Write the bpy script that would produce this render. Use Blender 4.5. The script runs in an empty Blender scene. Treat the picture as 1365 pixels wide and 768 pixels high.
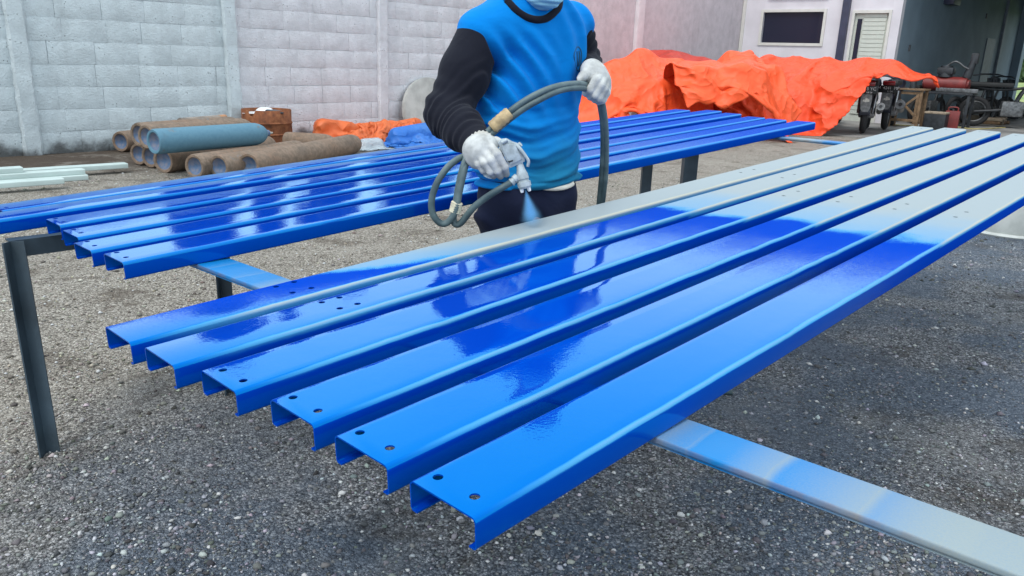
import bpy, bmesh, math, random
import numpy as np
from mathutils import Vector, Matrix
random.seed(7); RNG = np.random.default_rng(11)
sc = bpy.context.scene
COL = sc.collection

# ------------------------------------------------------------------ camera
EYE = 1.32; FPX = 1040.0; PITCH = math.radians(16.6); ROLL = math.radians(2.0)
fw = np.array([0, math.cos(PITCH), -math.sin(PITCH)])
_up = np.array([0, math.sin(PITCH), math.cos(PITCH)]); _rt = np.array([1.0, 0, 0])
ix = math.cos(ROLL)*_rt + math.sin(ROLL)*_up
iu = -math.sin(ROLL)*_rt + math.cos(ROLL)*_up
cam_d = bpy.data.cameras.new('camera'); cam = bpy.data.objects.new('camera', cam_d); COL.objects.link(cam)
cam.matrix_world = Matrix(((ix[0], iu[0], -fw[0], 0), (ix[1], iu[1], -fw[1], 0), (ix[2], iu[2], -fw[2], EYE), (0, 0, 0, 1)))
cam_d.sensor_width = 36; cam_d.lens = FPX/1365*36; cam_d.clip_start = .05; cam_d.clip_end = 2000
sc.camera = cam

# ------------------------------------------------------------------ overcast sky and sun
SUN_EL, SUN_AZ = math.radians(58), math.radians(215)      # azimuth clockwise from +Y
w = bpy.data.worlds.new('World'); sc.world = w; w.use_nodes = True
nt = w.node_tree; bg = nt.nodes['Background']
sky = nt.nodes.new('ShaderNodeTexSky'); sky.sky_type = 'NISHITA'; sky.sun_disc = False
sky.sun_elevation = SUN_EL; sky.sun_rotation = SUN_AZ; sky.air_density = 1.0; sky.dust_density = 4.0
tc = nt.nodes.new('ShaderNodeTexCoord'); nz = nt.nodes.new('ShaderNodeTexNoise')
nz.inputs['Scale'].default_value = 2.2; nz.inputs['Detail'].default_value = 4
cr = nt.nodes.new('ShaderNodeValToRGB')
cr.color_ramp.elements[0].position = .3; cr.color_ramp.elements[0].color = (7.4, 9.0, 10.2, 1)
cr.color_ramp.elements[1].position = .7; cr.color_ramp.elements[1].color = (10.2, 11.3, 12.0, 1)
mx = nt.nodes.new('ShaderNodeMix'); mx.data_type = 'RGBA'; mx.inputs[0].default_value = .88
nt.links.new(tc.outputs['Generated'], nz.inputs['Vector']); nt.links.new(nz.outputs['Fac'], cr.inputs['Fac'])
nt.links.new(sky.outputs['Color'], mx.inputs[6]); nt.links.new(cr.outputs['Color'], mx.inputs[7])
nt.links.new(mx.outputs[2], bg.inputs['Color']); bg.inputs['Strength'].default_value = .15
sl = bpy.data.lights.new('sun', 'SUN'); sl.energy = 1.4; sl.angle = math.radians(14); sl.color = (1, .96, .9)
so = bpy.data.objects.new('sun', sl); COL.objects.link(so)
so.rotation_euler = Vector((-math.sin(SUN_AZ)*math.cos(SUN_EL), -math.cos(SUN_AZ)*math.cos(SUN_EL), -math.sin(SUN_EL))).to_track_quat('-Z', 'Y').to_euler()
so.location = (0, 0, 30)
sc.view_settings.view_transform = 'Standard'; sc.view_settings.look = 'None'
sc.view_settings.exposure = 0.25; sc.view_settings.gamma = 1
sc.render.engine = 'CYCLES'; sc.cycles.use_denoising = True
sc.cycles.max_bounces = 6; sc.cycles.volume_bounces = 3; sc.cycles.transparent_max_bounces = 8; sc.cycles.caustics_reflective = False; sc.cycles.caustics_refractive = False

# ------------------------------------------------------------------ geometry of the place
def ray(x, y): return fw + ix*(x-682.5)/FPX - iu*(y-384)/FPX
def gr(x, y, z=0.0):                      # point at height z seen at a photo position
    d = ray(x, y); return np.array([0, 0, EYE]) + d*((z-EYE)/d[2])
def pv(x, y, Y):                          # point at world distance Y seen at a photo position
    d = ray(x, y); return np.array([0, 0, EYE]) + d*(Y/d[1])
def ang(a): a = math.radians(a); return np.array([math.sin(a), math.cos(a), 0.0])
WU = ang(41.66); WV = np.array([WU[1], -WU[0], 0.0]); WT = -10.4       # boundary wall frame
def wp(s, off, z): return WU*s + WV*(WT+off) + np.array([0, 0, z])
TU = ang(43.448); TV = np.array([TU[1], -TU[0], 0.0])                  # spraying tables
SL = 0.0466; TU3 = TU + np.array([0, 0, SL]); TU3 /= np.linalg.norm(TU3)
TN = np.cross(TV, TU3); TN = TN if TN[2] > 0 else -TN
T0 = np.array([0, 0, EYE-.5864])
def tp(s, t, off=0.0): return T0 + TU3*s + TV*t + TN*off
def on_table(x, y, off=0.0):
    d = ray(x, y); o = np.array([0, 0, EYE]); O = T0+TN*off
    q = o + d*((TN@(O-o))/(TN@d)); r = q-O
    return r@TU3, r@TV

# ------------------------------------------------------------------ object helpers
def tag(o, label=None, cat=None, group=None, kind=None):
    if label: o['label'] = label
    if cat: o['category'] = cat
    if group: o['group'] = group
    if kind: o['kind'] = kind
    return o
def link(name, me, mat=None, parent=None, loc=None, mw=None):
    o = bpy.data.objects.new(name, me); COL.objects.link(o)
    if mat is not None and len(me.materials) == 0: me.materials.append(mat)
    if parent is not None: o.parent = parent
    if loc is not None: o.location = loc
    if mw is not None: o.matrix_local = mw
    return o
def empty(name, loc=(0, 0, 0), rz=0.0, mw=None):
    o = bpy.data.objects.new(name, None); COL.objects.link(o)
    if mw is not None: o.matrix_world = mw
    else: o.location = loc; o.rotation_euler = (0, 0, rz)
    o.empty_display_size = .1
    return o
def mesh(name, v, f, smooth=True, sharp=35):
    me = bpy.data.meshes.new(name)
    me.from_pydata([tuple(map(float, p)) for p in v], [], [tuple(map(int, q)) for q in f])
    if smooth:
        me.shade_smooth()
        if sharp: me.set_sharp_from_angle(angle=math.radians(sharp))
    me.update(); return me
def bm_mesh(name, bm, smooth=True, sharp=35):
    me = bpy.data.meshes.new(name); bmesh.ops.recalc_face_normals(bm, faces=bm.faces[:])
    bm.to_mesh(me); bm.free()
    if smooth:
        me.shade_smooth(); me.set_sharp_from_angle(angle=math.radians(sharp))
    return me
def dup_tree(o, parent=None, mw=None):
    c = o.copy(); COL.objects.link(c)
    if parent is not None: c.parent = parent
    if mw is not None: c.matrix_world = mw
    for ch in [x for x in bpy.data.objects if x.parent == o]: dup_tree(ch, c)
    return c
def frame(o, x, y, z):
    o, x, y, z = [np.array(a, float) for a in (o, x, y, z)]
    return Matrix(((x[0], y[0], z[0], o[0]), (x[1], y[1], z[1], o[1]), (x[2], y[2], z[2], o[2]), (0, 0, 0, 1)))
def box_bm(bm, c, s, bev=0.0, rot=None, jit=0.0):
    r = bmesh.ops.create_cube(bm, size=1.0); vs = r['verts']
    for v in vs:
        v.co = Vector((v.co.x*s[0], v.co.y*s[1], v.co.z*s[2]))
        if jit: v.co += Vector((random.uniform(-jit, jit), random.uniform(-jit, jit), random.uniform(-jit, jit)))
    if bev:
        es = list({e for v in vs for e in v.link_edges})
        r2 = bmesh.ops.bevel(bm, geom=es, offset=bev, segments=2, profile=.6, affect='EDGES')
        vs = list({v for f in r2['faces'] for v in f.verts} | {v for v in vs if v.is_valid})
    for v in vs:
        p = v.co.copy()
        if rot is not None: p = rot @ p
        v.co = p + Vector(c)
    return vs
def box(name, c, s, mat, parent=None, bev=0.0, rot=None, jit=0.0):
    bm = bmesh.new(); box_bm(bm, c, s, bev, rot, jit); return link(name, bm_mesh(name, bm), mat, parent)
def cyl_bm(bm, a, b, r1, r2=None, seg=16, cap=True):
    a, b = Vector(a), Vector(b); r2 = r1 if r2 is None else r2
    d = b-a; q = d.to_track_quat('Z', 'Y').to_matrix().to_4x4()
    bmesh.ops.create_cone(bm, cap_ends=cap, segments=seg, radius1=r1, radius2=r2, depth=d.length, matrix=Matrix.Translation((a+b)/2) @ q)
def lathe_mesh(name, prof, seg=28, axis='Z'):
    v, f = [], []
    for (r, z) in prof:
        for k in range(seg):
            a = 2*math.pi*k/seg; v.append((r*math.cos(a), r*math.sin(a), z))
    for i in range(len(prof)-1):
        for k in range(seg):
            k2 = (k+1) % seg; f.append((i*seg+k, i*seg+k2, (i+1)*seg+k2, (i+1)*seg+k))
    me = mesh(name, v, f); 
    return me
def catmull(P, n=10):
    P = [np.array(p, float) for p in P]; Q = [2*P[0]-P[1]] + P + [2*P[-1]-P[-2]]; out = []
    for i in range(1, len(Q)-2):
        for k in range(n):
            t = k/n; a, b, c, d = Q[i-1:i+3]
            out.append(.5*((2*b)+(-a+c)*t+(2*a-5*b+4*c-d)*t*t+(-a+3*b-3*c+d)*t**3))
    out.append(P[-1]); return np.array(out)
def tube_mesh(name, pts, r, seg=10, cap=True):
    pts = np.array(pts, float); n = len(pts); rr = np.broadcast_to(np.array(r, float), (n,))
    T = np.gradient(pts, axis=0); T /= np.linalg.norm(T, axis=1)[:, None]+1e-9
    up = np.array([0, 0, 1.0]) if abs(T[0][2]) < .9 else np.array([1.0, 0, 0])
    N = np.cross(T[0], up); N /= np.linalg.norm(N); v = []; f = []
    for i in range(n):
        N = N - T[i]*(N@T[i]); N /= np.linalg.norm(N)+1e-9; B = np.cross(T[i], N)
        for k in range(seg):
            a = 2*math.pi*k/seg; v.append(pts[i]+rr[i]*(math.cos(a)*N+math.sin(a)*B))
    for i in range(n-1):
        for k in range(seg):
            k2 = (k+1) % seg; f.append((i*seg+k, i*seg+k2, (i+1)*seg+k2, (i+1)*seg+k))
    if cap:
        f.append(tuple(range(seg))[::-1]); f.append(tuple((n-1)*seg+k for k in range(seg)))
    return mesh(name, v, f, sharp=50)

# ------------------------------------------------------------------ materials
class NT:
    def __init__(s, name, rough=.6, metal=0.0, color=None, spec=None):
        s.m = bpy.data.materials.new(name); s.m.use_nodes = True; s.t = s.m.node_tree
        s.b = s.t.nodes['Principled BSDF']; s.b.inputs['Roughness'].default_value = rough; s.b.inputs['Metallic'].default_value = metal
        if color: s.b.inputs['Base Color'].default_value = (*color, 1)
        if spec is not None: s.b.inputs['Specular IOR Level'].default_value = spec
        s._tc = None
    def node(s, typ, **kw):
        n = s.t.nodes.new(typ)
        for k, v in kw.items(): setattr(n, k, v)
        return n
    def put(s, sock, val):
        if isinstance(val, bpy.types.NodeSocket): s.t.links.new(val, sock)
        elif isinstance(val, tuple) and len(val) == 3 and sock.type == 'RGBA': sock.default_value = (*val, 1)
        else: sock.default_value = val
    def obj(s):
        if not s._tc: s._tc = s.node('ShaderNodeTexCoord')
        return s._tc.outputs['Object']
    def world(s): return s.node('ShaderNodeNewGeometry').outputs['Position']
    def math(s, op, a, b=0.0, c=0.0, clamp=False):
        n = s.node('ShaderNodeMath', operation=op); n.use_clamp = clamp
        s.put(n.inputs[0], a); s.put(n.inputs[1], b); s.put(n.inputs[2], c); return n.outputs[0]
    def smooth(s, x, a, b):
        n = s.node('ShaderNodeMapRange', interpolation_type='SMOOTHSTEP'); s.put(n.inputs[0], x)
        s.put(n.inputs[1], a); s.put(n.inputs[2], b); return n.outputs[0]
    def noise(s, scale, detail=3, vec=None, rough=.55, dist=0.0):
        n = s.node('ShaderNodeTexNoise'); s.put(n.inputs['Vector'], vec if vec is not None else s.obj())
        n.inputs['Scale'].default_value = scale; n.inputs['Detail'].default_value = detail
        n.inputs['Roughness'].default_value = rough; n.inputs['Distortion'].default_value = dist; return n.outputs['Fac']
    def voro(s, scale, vec=None, feature='F1', out='Distance'):
        n = s.node('ShaderNodeTexVoronoi', feature=feature); s.put(n.inputs['Vector'], vec if vec is not None else s.obj())
        n.inputs['Scale'].default_value = scale; return n.outputs[out]
    def mix(s, f, a, b):
        n = s.node('ShaderNodeMix', data_type='RGBA'); s.put(n.inputs[0], f); s.put(n.inputs[6], a); s.put(n.inputs[7], b); return n.outputs[2]
    def ramp(s, f, stops):
        n = s.node('ShaderNodeValToRGB'); e = n.color_ramp.elements
        while len(e) < len(stops): e.new(.5)
        for el, (p, c) in zip(e, stops): el.position = p; el.color = (*c, 1)
        s.put(n.inputs[0], f); return n.outputs[0]
    def sep(s, vec):
        n = s.node('ShaderNodeSeparateXYZ'); s.put(n.inputs[0], vec); return n.outputs
    def attr(s, name, typ='OBJECT', out='Fac'):
        n = s.node('ShaderNodeAttribute'); n.attribute_type = typ; n.attribute_name = name; return n.outputs[out]
    def bump(s, h, strength=.3, dist=.01, prev=None):
        n = s.node('ShaderNodeBump'); n.inputs['Strength'].default_value = strength; n.inputs['Distance'].default_value = dist
        s.put(n.inputs['Height'], h)
        if prev is not None: s.put(n.inputs['Normal'], prev)
        return n.outputs[0]
    def scalevec(s, vec, sc3):
        n = s.node('ShaderNodeVectorMath', operation='MULTIPLY'); s.put(n.inputs[0], vec); n.inputs[1].default_value = sc3; return n.outputs[0]
    def out(s, color=None, rough=None, normal=None):
        if color is not None: s.put(s.b.inputs['Base Color'], color)
        if rough is not None: s.put(s.b.inputs['Roughness'], rough)
        if normal is not None: s.put(s.b.inputs['Normal'], normal)
        return s.m
def mat(name, c, rough=.6, metal=0.0, var=.25, scale=6.0, bump=.0, bscale=60.0, bdist=.004, c2=None):
    N = NT(name, rough, metal); a = tuple(x*(1-var) for x in c); b = c2 or tuple(min(1, x*(1+var)) for x in c)
    f = N.smooth(N.noise(scale, 5), .3, .7); col = N.mix(f, a, b)
    nm = N.bump(N.noise(bscale, 4), bump, bdist) if bump else None
    return N.out(col, None, nm)
# ------------------------------------------------------------------ ground
def make_ground_mat(name, stones=False):
    N = NT(name, .88, spec=.25); P = N.world(); x, y, z = N.sep(P)
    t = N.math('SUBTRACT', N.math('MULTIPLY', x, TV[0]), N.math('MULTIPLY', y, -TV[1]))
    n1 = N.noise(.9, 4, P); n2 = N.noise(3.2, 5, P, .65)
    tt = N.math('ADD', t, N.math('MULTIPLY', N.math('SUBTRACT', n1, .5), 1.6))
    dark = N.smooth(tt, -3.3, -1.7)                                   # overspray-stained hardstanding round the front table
    n3 = N.noise(30, 5, P, .75); n4 = N.noise(150, 3, P, .7)
    wv = N.node('ShaderNodeVectorMath', operation='ADD'); nn = N.node('ShaderNodeTexNoise'); N.put(nn.inputs['Vector'], P); nn.inputs['Scale'].default_value = 60
    sc3 = N.node('ShaderNodeVectorMath', operation='SCALE'); N.t.links.new(nn.outputs['Color'], sc3.inputs[0]); sc3.inputs['Scale'].default_value = .008
    N.t.links.new(P, wv.inputs[0]); N.t.links.new(sc3.outputs[0], wv.inputs[1]); Q = wv.outputs[0]
    c1 = N.sep(N.voro(105, Q, 'F1', 'Color'))[0]; c2 = N.sep(N.voro(230, Q, 'F1', 'Color'))[1]; d1 = N.voro(105, Q); d2 = N.voro(230, Q)
    tone = N.math('ADD', N.math('MULTIPLY', c1, .45), N.math('ADD', N.math('MULTIPLY', c2, .3), N.math('MULTIPLY', n3, .45)))
    gap = N.math('MULTIPLY', N.smooth(d1, .35, .75), .55)
    tone = N.math('SUBTRACT', tone, N.math('MULTIPLY', gap, .45))
    beige = N.ramp(tone, [(.12, (.07, .06, .05)), (.42, (.25, .222, .188)), (.7, (.45, .41, .355)), (.92, (.74, .69, .62))])
    grey = N.ramp(tone, [(.15, (.022, .024, .028)), (.42, (.105, .113, .125)), (.68, (.24, .25, .268)), (.9, (.56, .57, .585))])
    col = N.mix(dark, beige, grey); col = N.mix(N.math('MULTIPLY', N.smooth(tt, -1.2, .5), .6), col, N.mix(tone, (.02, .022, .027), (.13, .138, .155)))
    soil = N.mix(n3, (.05, .035, .026), (.15, .115, .09))            # loose dark soil along the wall
    wt = N.math('ADD', N.math('SUBTRACT', N.math('MULTIPLY', x, WV[0]), N.math('MULTIPLY', y, -WV[1])), N.math('MULTIPLY', N.math('SUBTRACT', n2, .5), 2.4))
    col = N.mix(N.smooth(wt, -8.2, -9.4), col, soil)
    n5 = N.noise(2.1, 6, P, .68, .6); patch = N.smooth(n5, .53, .64)
    pale = N.smooth(N.noise(1.15, 6, P, .7, .9), .52, .66); col = N.mix(N.math('MULTIPLY', pale, .45), col, N.mix(dark, (.42, .385, .335), (.24, .24, .235))); col = N.mix(N.math('MULTIPLY', patch, .72), col, N.mix(tone, N.mix(dark, (.06, .045, .034), (.018, .015, .014)), N.mix(dark, (.2, .165, .13), (.12, .105, .09))))
    blue = N.math('MULTIPLY', N.math('MULTIPLY', N.smooth(N.noise(1.5, 5, N.scalevec(P, (1, 1, 0))), .40, .58), dark), .7)
    col = N.mix(blue, col, N.mix(tone, (.03, .045, .07), (.14, .19, .26)))                        # blue paint mist that settled on the gravel
    h = N.math('ADD', N.math('MULTIPLY', d1, -.9), N.math('MULTIPLY', d2, -.45)); h = N.math('ADD', h, N.math('MULTIPLY', n4, .5)); h = N.math('ADD', h, N.math('MULTIPLY', n3, 1.2))
    return N.out(col, None, N.bump(h, 1.0, .014))
M_ground = make_ground_mat('gravel_ground')
def gz(x, y):                                                        # gentle unevenness near the camera
    r = np.hypot(x, y); k = np.clip((9-r)/4, 0, 1)
    return k*(.008*np.sin(x*2.3+1.1)*np.sin(y*1.9)+.005*np.sin(x*5.1+y*3.7)+.003*np.sin(x*11.3-y*9.1))
def grid_faces(nx, ny): return [(j*nx+i, j*nx+i+1, (j+1)*nx+i+1, (j+1)*nx+i) for j in range(ny-1) for i in range(nx-1)]
gx = np.concatenate([[-900, -200, -60, -20], np.linspace(-10, 12, 140), [20, 60, 200, 900]])
gy = np.concatenate([[-60, -15, -4], np.linspace(0, 14, 110), [18, 26, 60, 200, 1500]])
X, Y = np.meshgrid(gx, gy)
g = link('ground', mesh('ground', np.stack([X.ravel(), Y.ravel(), gz(X, Y).ravel()], 1), grid_faces(len(gx), len(gy)), True, None), M_ground)
tag(g, kind='structure')

# loose stones lying on the ground: uncountable
def make_gravel(n, name):
    t = (1+5**.5)/2
    ico = np.array([(-1, t, 0), (1, t, 0), (-1, -t, 0), (1, -t, 0), (0, -1, t), (0, 1, t), (0, -1, -t), (0, 1, -t), (t, 0, -1), (t, 0, 1), (-t, 0, -1), (-t, 0, 1)])/math.hypot(1, t)
    tri = np.array([(0,11,5),(0,5,1),(0,1,7),(0,7,10),(0,10,11),(1,5,9),(5,11,4),(11,10,2),(10,7,6),(7,1,8),(3,9,4),(3,4,2),(3,2,6),(3,6,8),(3,8,9),(4,9,5),(2,4,11),(6,2,10),(8,6,7),(9,8,1)])
    oct_ = np.array([(1, 0, 0), (0, 1, 0), (-1, 0, 0), (0, -1, 0), (0, 0, 1), (0, 0, -1)], float); tro = np.array([(0,1,4),(1,2,4),(2,3,4),(3,0,4),(1,0,5),(2,1,5),(3,2,5),(0,3,5)])
    r = np.exp(RNG.uniform(math.log(.75), math.log(9.5), n)); a = RNG.uniform(-.95, .95, n); x, y = r*np.sin(a), r*np.cos(a)
    cl = np.sin(x*4.1+1.3*np.sin(y*3.3))*np.sin(y*4.7+x*1.9)+.6*np.sin(x*9.7+2*np.sin(y*6.1))*np.sin(y*8.3)         # thicker and thinner drifts
    keep = RNG.uniform(0, 1, n) < np.clip(.62+.45*cl, .12, 1); x, y, r = x[keep], y[keep], r[keep]
    Vs, Fs, Cs, off = [], [], [], 0
    for base, tr, sel in ((ico, tri, r < 2.3), (oct_, tro, r >= 2.3)):
        xx, yy, rr = x[sel], y[sel], r[sel]; m = len(xx); nv = len(base)
        shapes = np.array([base*(1+RNG.uniform(-.34, .34, (nv, 1)))*np.array([1, RNG.uniform(.55, .95), RNG.uniform(.4, .75)]) for _ in range(30)])
        sz = np.clip(np.exp(RNG.normal(math.log(.0030), .58, m)), .0014, .0145)*(.75+.11*np.clip(rr, 1, 6))
        rz = RNG.uniform(0, 6.28, m); S = shapes[RNG.integers(0, 30, m)]*sz[:, None, None]; c, s_ = np.cos(rz)[:, None], np.sin(rz)[:, None]
        V = np.stack([S[:, :, 0]*c-S[:, :, 1]*s_+xx[:, None], S[:, :, 0]*s_+S[:, :, 1]*c+yy[:, None], S[:, :, 2]+(gz(xx, yy)+sz*.22)[:, None]], 2).reshape(-1, 3)
        Fs.append((tr[None]+off+nv*np.arange(m)[:, None, None]).reshape(-1, 3)); Vs.append(V); off += len(V)
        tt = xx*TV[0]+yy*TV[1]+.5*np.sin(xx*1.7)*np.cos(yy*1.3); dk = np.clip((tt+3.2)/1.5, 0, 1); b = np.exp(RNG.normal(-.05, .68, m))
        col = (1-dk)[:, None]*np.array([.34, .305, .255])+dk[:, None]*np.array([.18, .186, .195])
        col = np.clip(col*b[:, None]*(1+RNG.normal(0, .06, (m, 3))), .015, .6); Cs.append(np.repeat(col, nv, 0))
    V = np.concatenate(Vs); F = np.concatenate(Fs); C = np.concatenate(Cs)
    me = bpy.data.meshes.new(name); me.vertices.add(len(V)); me.vertices.foreach_set('co', V.astype(np.float32).ravel())
    me.loops.add(F.size); me.loops.foreach_set('vertex_index', F.astype(np.int32).ravel())
    me.polygons.add(len(F)); me.polygons.foreach_set('loop_start', np.arange(0, F.size, 3, dtype=np.int32)); me.polygons.foreach_set('loop_total', np.full(len(F), 3, np.int32))
    me.update(calc_edges=True)
    at = me.color_attributes.new('tint', 'FLOAT_COLOR', 'POINT'); at.data.foreach_set('color', np.concatenate([C, np.ones((len(C), 1))], 1).astype(np.float32).ravel())
    N = NT('loose_stone', .85, spec=.3); c0 = N.attr('tint', 'GEOMETRY', 'Color'); nn = N.noise(260, 3, N.world())
    me.materials.append(N.out(N.mix(N.math('MULTIPLY', nn, .45), c0, (.06, .058, .055)), None, N.bump(nn, .4, .002)))
    o = link(name, me); tag(o, 'loose grey and brown gravel scattered over the yard', 'gravel', kind='stuff')
make_gravel(210000, 'gravel')

# ------------------------------------------------------------------ boundary wall
def wall_mat(name, c):
    N = NT(name, .82, spec=.3); P = N.world()
    big = N.noise(.7, 4, P); mid = N.noise(5, 5, P, .65); fine = N.noise(48, 5, P, .7); pit = N.voro(26, P); pn = N.noise(5, 4, P, .7)
    col = N.mix(N.smooth(mid, .25, .75), tuple(v*.86 for v in c), tuple(min(.78, v*1.08) for v in c))
    col = N.mix(N.math('MULTIPLY', N.smooth(big, .55, .75), .3), col, tuple(v*.78 for v in c))
    stk = N.smooth(N.noise(3.0, 5, N.scalevec(P, (1, 1, .12)), .65), .52, .72); col = N.mix(N.math('MULTIPLY', stk, .28), col, tuple(v*.55 for v in c))
    holes = N.math('MULTIPLY', N.smooth(pit, .2, .06), N.smooth(pn, .52, .64)); col = N.mix(N.math('MULTIPLY', holes, .85), col, (.07, .07, .075)); col = N.mix(N.math('MULTIPLY', N.smooth(N.noise(95, 4, P, .75), .6, .75), .35), col, tuple(v*.45 for v in c))
    z = N.sep(P)[2]; dirt = N.smooth(N.math('ADD', z, N.math('MULTIPLY', N.math('SUBTRACT', N.noise(3.4, 5, P), .5), .5)), .17, .0)
    col = N.mix(N.math('MULTIPLY', dirt, .85), col, (.045, .042, .04))
    h = N.math('SUBTRACT', N.math('ADD', N.math('MULTIPLY', fine, .8), N.math('MULTIPLY', mid, .9)), N.math('MULTIPLY', holes, .9))
    return N.out(col, None, N.bump(h, .95, .022))
M_wallA = wall_mat('pale_blue_wall_paint', (.56, .62, .645)); M_wallB = wall_mat('wall_paint_with_mauve_cast', (.63, .63, .66))  # second one: mauve colour cast over the right bays, put into the paint
M_wallC = wall_mat('smooth_mauve_plaster', (.60, .545, .57))
wall = empty('boundary_wall', wp(6, 0, 0)); WALLI = Matrix.Translation(-wall.location)
tag(wall, 'painted concrete block wall with rough piers behind the cylinders', 'wall')
def wbox(name, s0, s1, o0, o1, z0, z1, m, parent, bev=.004, jit=0.0):
    bm = bmesh.new(); box_bm(bm, (0, 0, 0), (s1-s0, o1-o0, z1-z0), bev, None, jit)
    me = bm_mesh(name, bm, True, 40); c = wp((s0+s1)/2, (o0+o1)/2, (z0+z1)/2)
    o = link(name, me, m, parent); o.matrix_local = WALLI @ frame(c, WU, -WV, (0, 0, 1)); return o
piers = [.5, 3.1, 5.7, 8.33, 10.95]
CH = .26; NCO = 10
wbox('mortar_bed', .4, 10.95, -.2, -.012, -.1, CH*NCO+.02, M_wallA, wall)
wbox('coping', .4, 11.05, -.24, .03, CH*NCO+.022, CH*NCO+.1, M_wallA, wall, .01)
for s in piers:
    # rough cast pier: an uneven column
    bm = bmesh.new(); n = 34; v = []
    for k in range(n):
        z = -.05+k*(CH*NCO+.06)/(n-1)
        for (dx, dy) in ((-.1, -.05), (-.1, .035), (-.075, .058), (.075, .058), (.1, .035), (.1, -.05)):
            v.append((dx+random.uniform(-.009, .009), -(dy+random.uniform(-.007, .007)), z))
    f = [(k*6+i, k*6+i+1, (k+1)*6+i+1, (k+1)*6+i) for k in range(n-1) for i in range(5)]
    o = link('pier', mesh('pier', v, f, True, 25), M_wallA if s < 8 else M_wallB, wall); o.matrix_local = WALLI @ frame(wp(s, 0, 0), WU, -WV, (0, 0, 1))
blocks = 0
for a, b in zip(piers[:-1], piers[1:]):
    for c in range(NCO):
        x = a+.09; end = b-.09; first = random.uniform(.2, .5)
        while x < end-.02:
            L = min(first if x == a+.09 else random.choice((.5, .52, .53, .42)), end-x)
            if end-(x+L) < .12: L = end-x
            gap = random.choice((.0005, .0006, .001, .0015, .004)); gz0 = random.choice((.001, .0012, .0015, .003, .005)); pr = random.uniform(-.0015, .0015)
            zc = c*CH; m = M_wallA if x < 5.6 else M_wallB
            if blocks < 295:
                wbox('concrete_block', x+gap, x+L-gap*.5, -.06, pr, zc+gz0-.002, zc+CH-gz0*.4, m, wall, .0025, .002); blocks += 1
            x += L
# plastered end bay that belongs to the taller building
plast = wbox('plastered_panel', 11.05, 20.64, -.2, 0, -.1, 4.3, M_wallC, wall)
wbox('white_pier', 15.5, 15.75, .002, .1, -.05, 4.2, mat('white_pier_paint', (.66, .63, .65), .7, var=.06, bump=.2), wall)
box_s = wbox('socket_box', 18.0, 18.08, .002, .05, 1.42, 1.55, mat('grey_plastic', (.42, .4, .42), .5), wall, .01)

# ------------------------------------------------------------------ workshop building
FC = np.array([5.951, 22.335, 0]); FD = WV.copy(); FN = np.array([-WU[0], -WU[1], 0])     # facade start, direction and outward normal
def fp(d, off, z): return FC+FD*d+FN*off+np.array([0, 0, z])
bld = empty('workshop_building', fp(2, 0, 0)); BI = Matrix.Translation(-bld.location)
tag(bld, 'white workshop with a dark window, a louvred door and an open bay', 'building')
def fbox(name, d0, d1, o0, o1, z0, z1, m, parent=None, bev=.0, root=None):
    bm = bmesh.new(); box_bm(bm, (0, 0, 0), (d1-d0, abs(o1-o0), z1-z0), bev); me = bm_mesh(name, bm)
    par = parent if parent is not None else bld; o = link(name, me, m, par)
    o.matrix_local = Matrix.Translation(-Vector(ABS[par.name])) @ frame(fp((d0+d1)/2, (o0+o1)/2, (z0+z1)/2), FD, -FN, (0, 0, 1))
    return o
ABS = {bld.name: tuple(bld.location)}
def fpart(name, d, z, parent=None):                          # an empty part placed on the facade
    par = parent or bld; o = bpy.data.objects.new(name, None); COL.objects.link(o); o.parent = par
    p = fp(d, 0, z); o.location = Vector(p)-Vector(ABS[par.name]); ABS[o.name] = tuple(p); return o
M_fac = mat('white_facade_paint', (.62, .6, .635), .7, var=.06, scale=2, bump=.15, bscale=30)
M_trim = mat('cream_trim', (.6, .59, .55), .5, var=.05)
M_dark = mat('dark_downpipe', (.035, .04, .075), .4, var=.15)
M_glass = NT('dark_tinted_glass', .08, color=(.012, .014, .032)).m
M_louv = mat('cream_louvre', (.53, .56, .50), .45, var=.06)
HT = 7.2
wd0, wd1, wz0, wz1 = .62, 2.22, 1.87, 2.63; dd0, dd1, dz1 = 2.93, 3.85, 2.66
fbox('facade_wall', 0, wd0, -.2, 0, -.05, HT, M_fac); fbox('facade_wall', wd0, wd1, -.2, 0, -.05, wz0, M_fac)
fbox('facade_wall', wd0, wd1, -.2, 0, wz1, HT, M_fac); fbox('facade_wall', wd1, dd0, -.2, 0, -.05, HT, M_fac)
fbox('facade_wall', dd0, dd1, -.2, 0, dz1, HT, M_fac); fbox('facade_wall', dd1, 4.06, -.2, 0, -.05, HT, M_fac)
fbox('ledge', .7, 2.3, .002, .06, 2.97, 3.02, M_fac); fbox('corner_trim', .01, .1, .002, .03, 0, 4.2, M_trim)
win = fpart('window', wd0, wz0)
for a in ((wd0-.07, wd0, wz0-.07, wz1+.07), (wd1, wd1+.07, wz0-.07, wz1+.07), (wd0+.001, wd1-.001, wz0-.07, wz0), (wd0+.001, wd1-.001, wz1, wz1+.07)):
    fbox('window_frame', a[0], a[1], -.05, .03, a[2], a[3], M_trim, win)
fbox('pane', wd0, wd1, -.09, -.06, wz0, wz1, M_glass, win)
fbox('downpipe', 2.68, 2.86, .002, .09, 0, HT, M_dark)
door = fpart('door', dd0, 0)
fbox('door_frame', dd0, dd0+.06, -.1, .03, 0, dz1, M_trim, door); fbox('door_frame', dd1-.06, dd1, -.1, .03, 0, dz1, M_trim, door); fbox('door_frame', dd0+.061, dd1-.061, -.1, .03, dz1-.07, dz1, M_trim, door)
fbox('door_leaf', dd0+.062, dd1-.062, -.11, -.07, .02, dz1-.072, M_louv, door)
fbox('glass_strip', dd0+.12, dd0+.23, -.068, -.05, .35, dz1-.2, M_glass, door)
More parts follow.
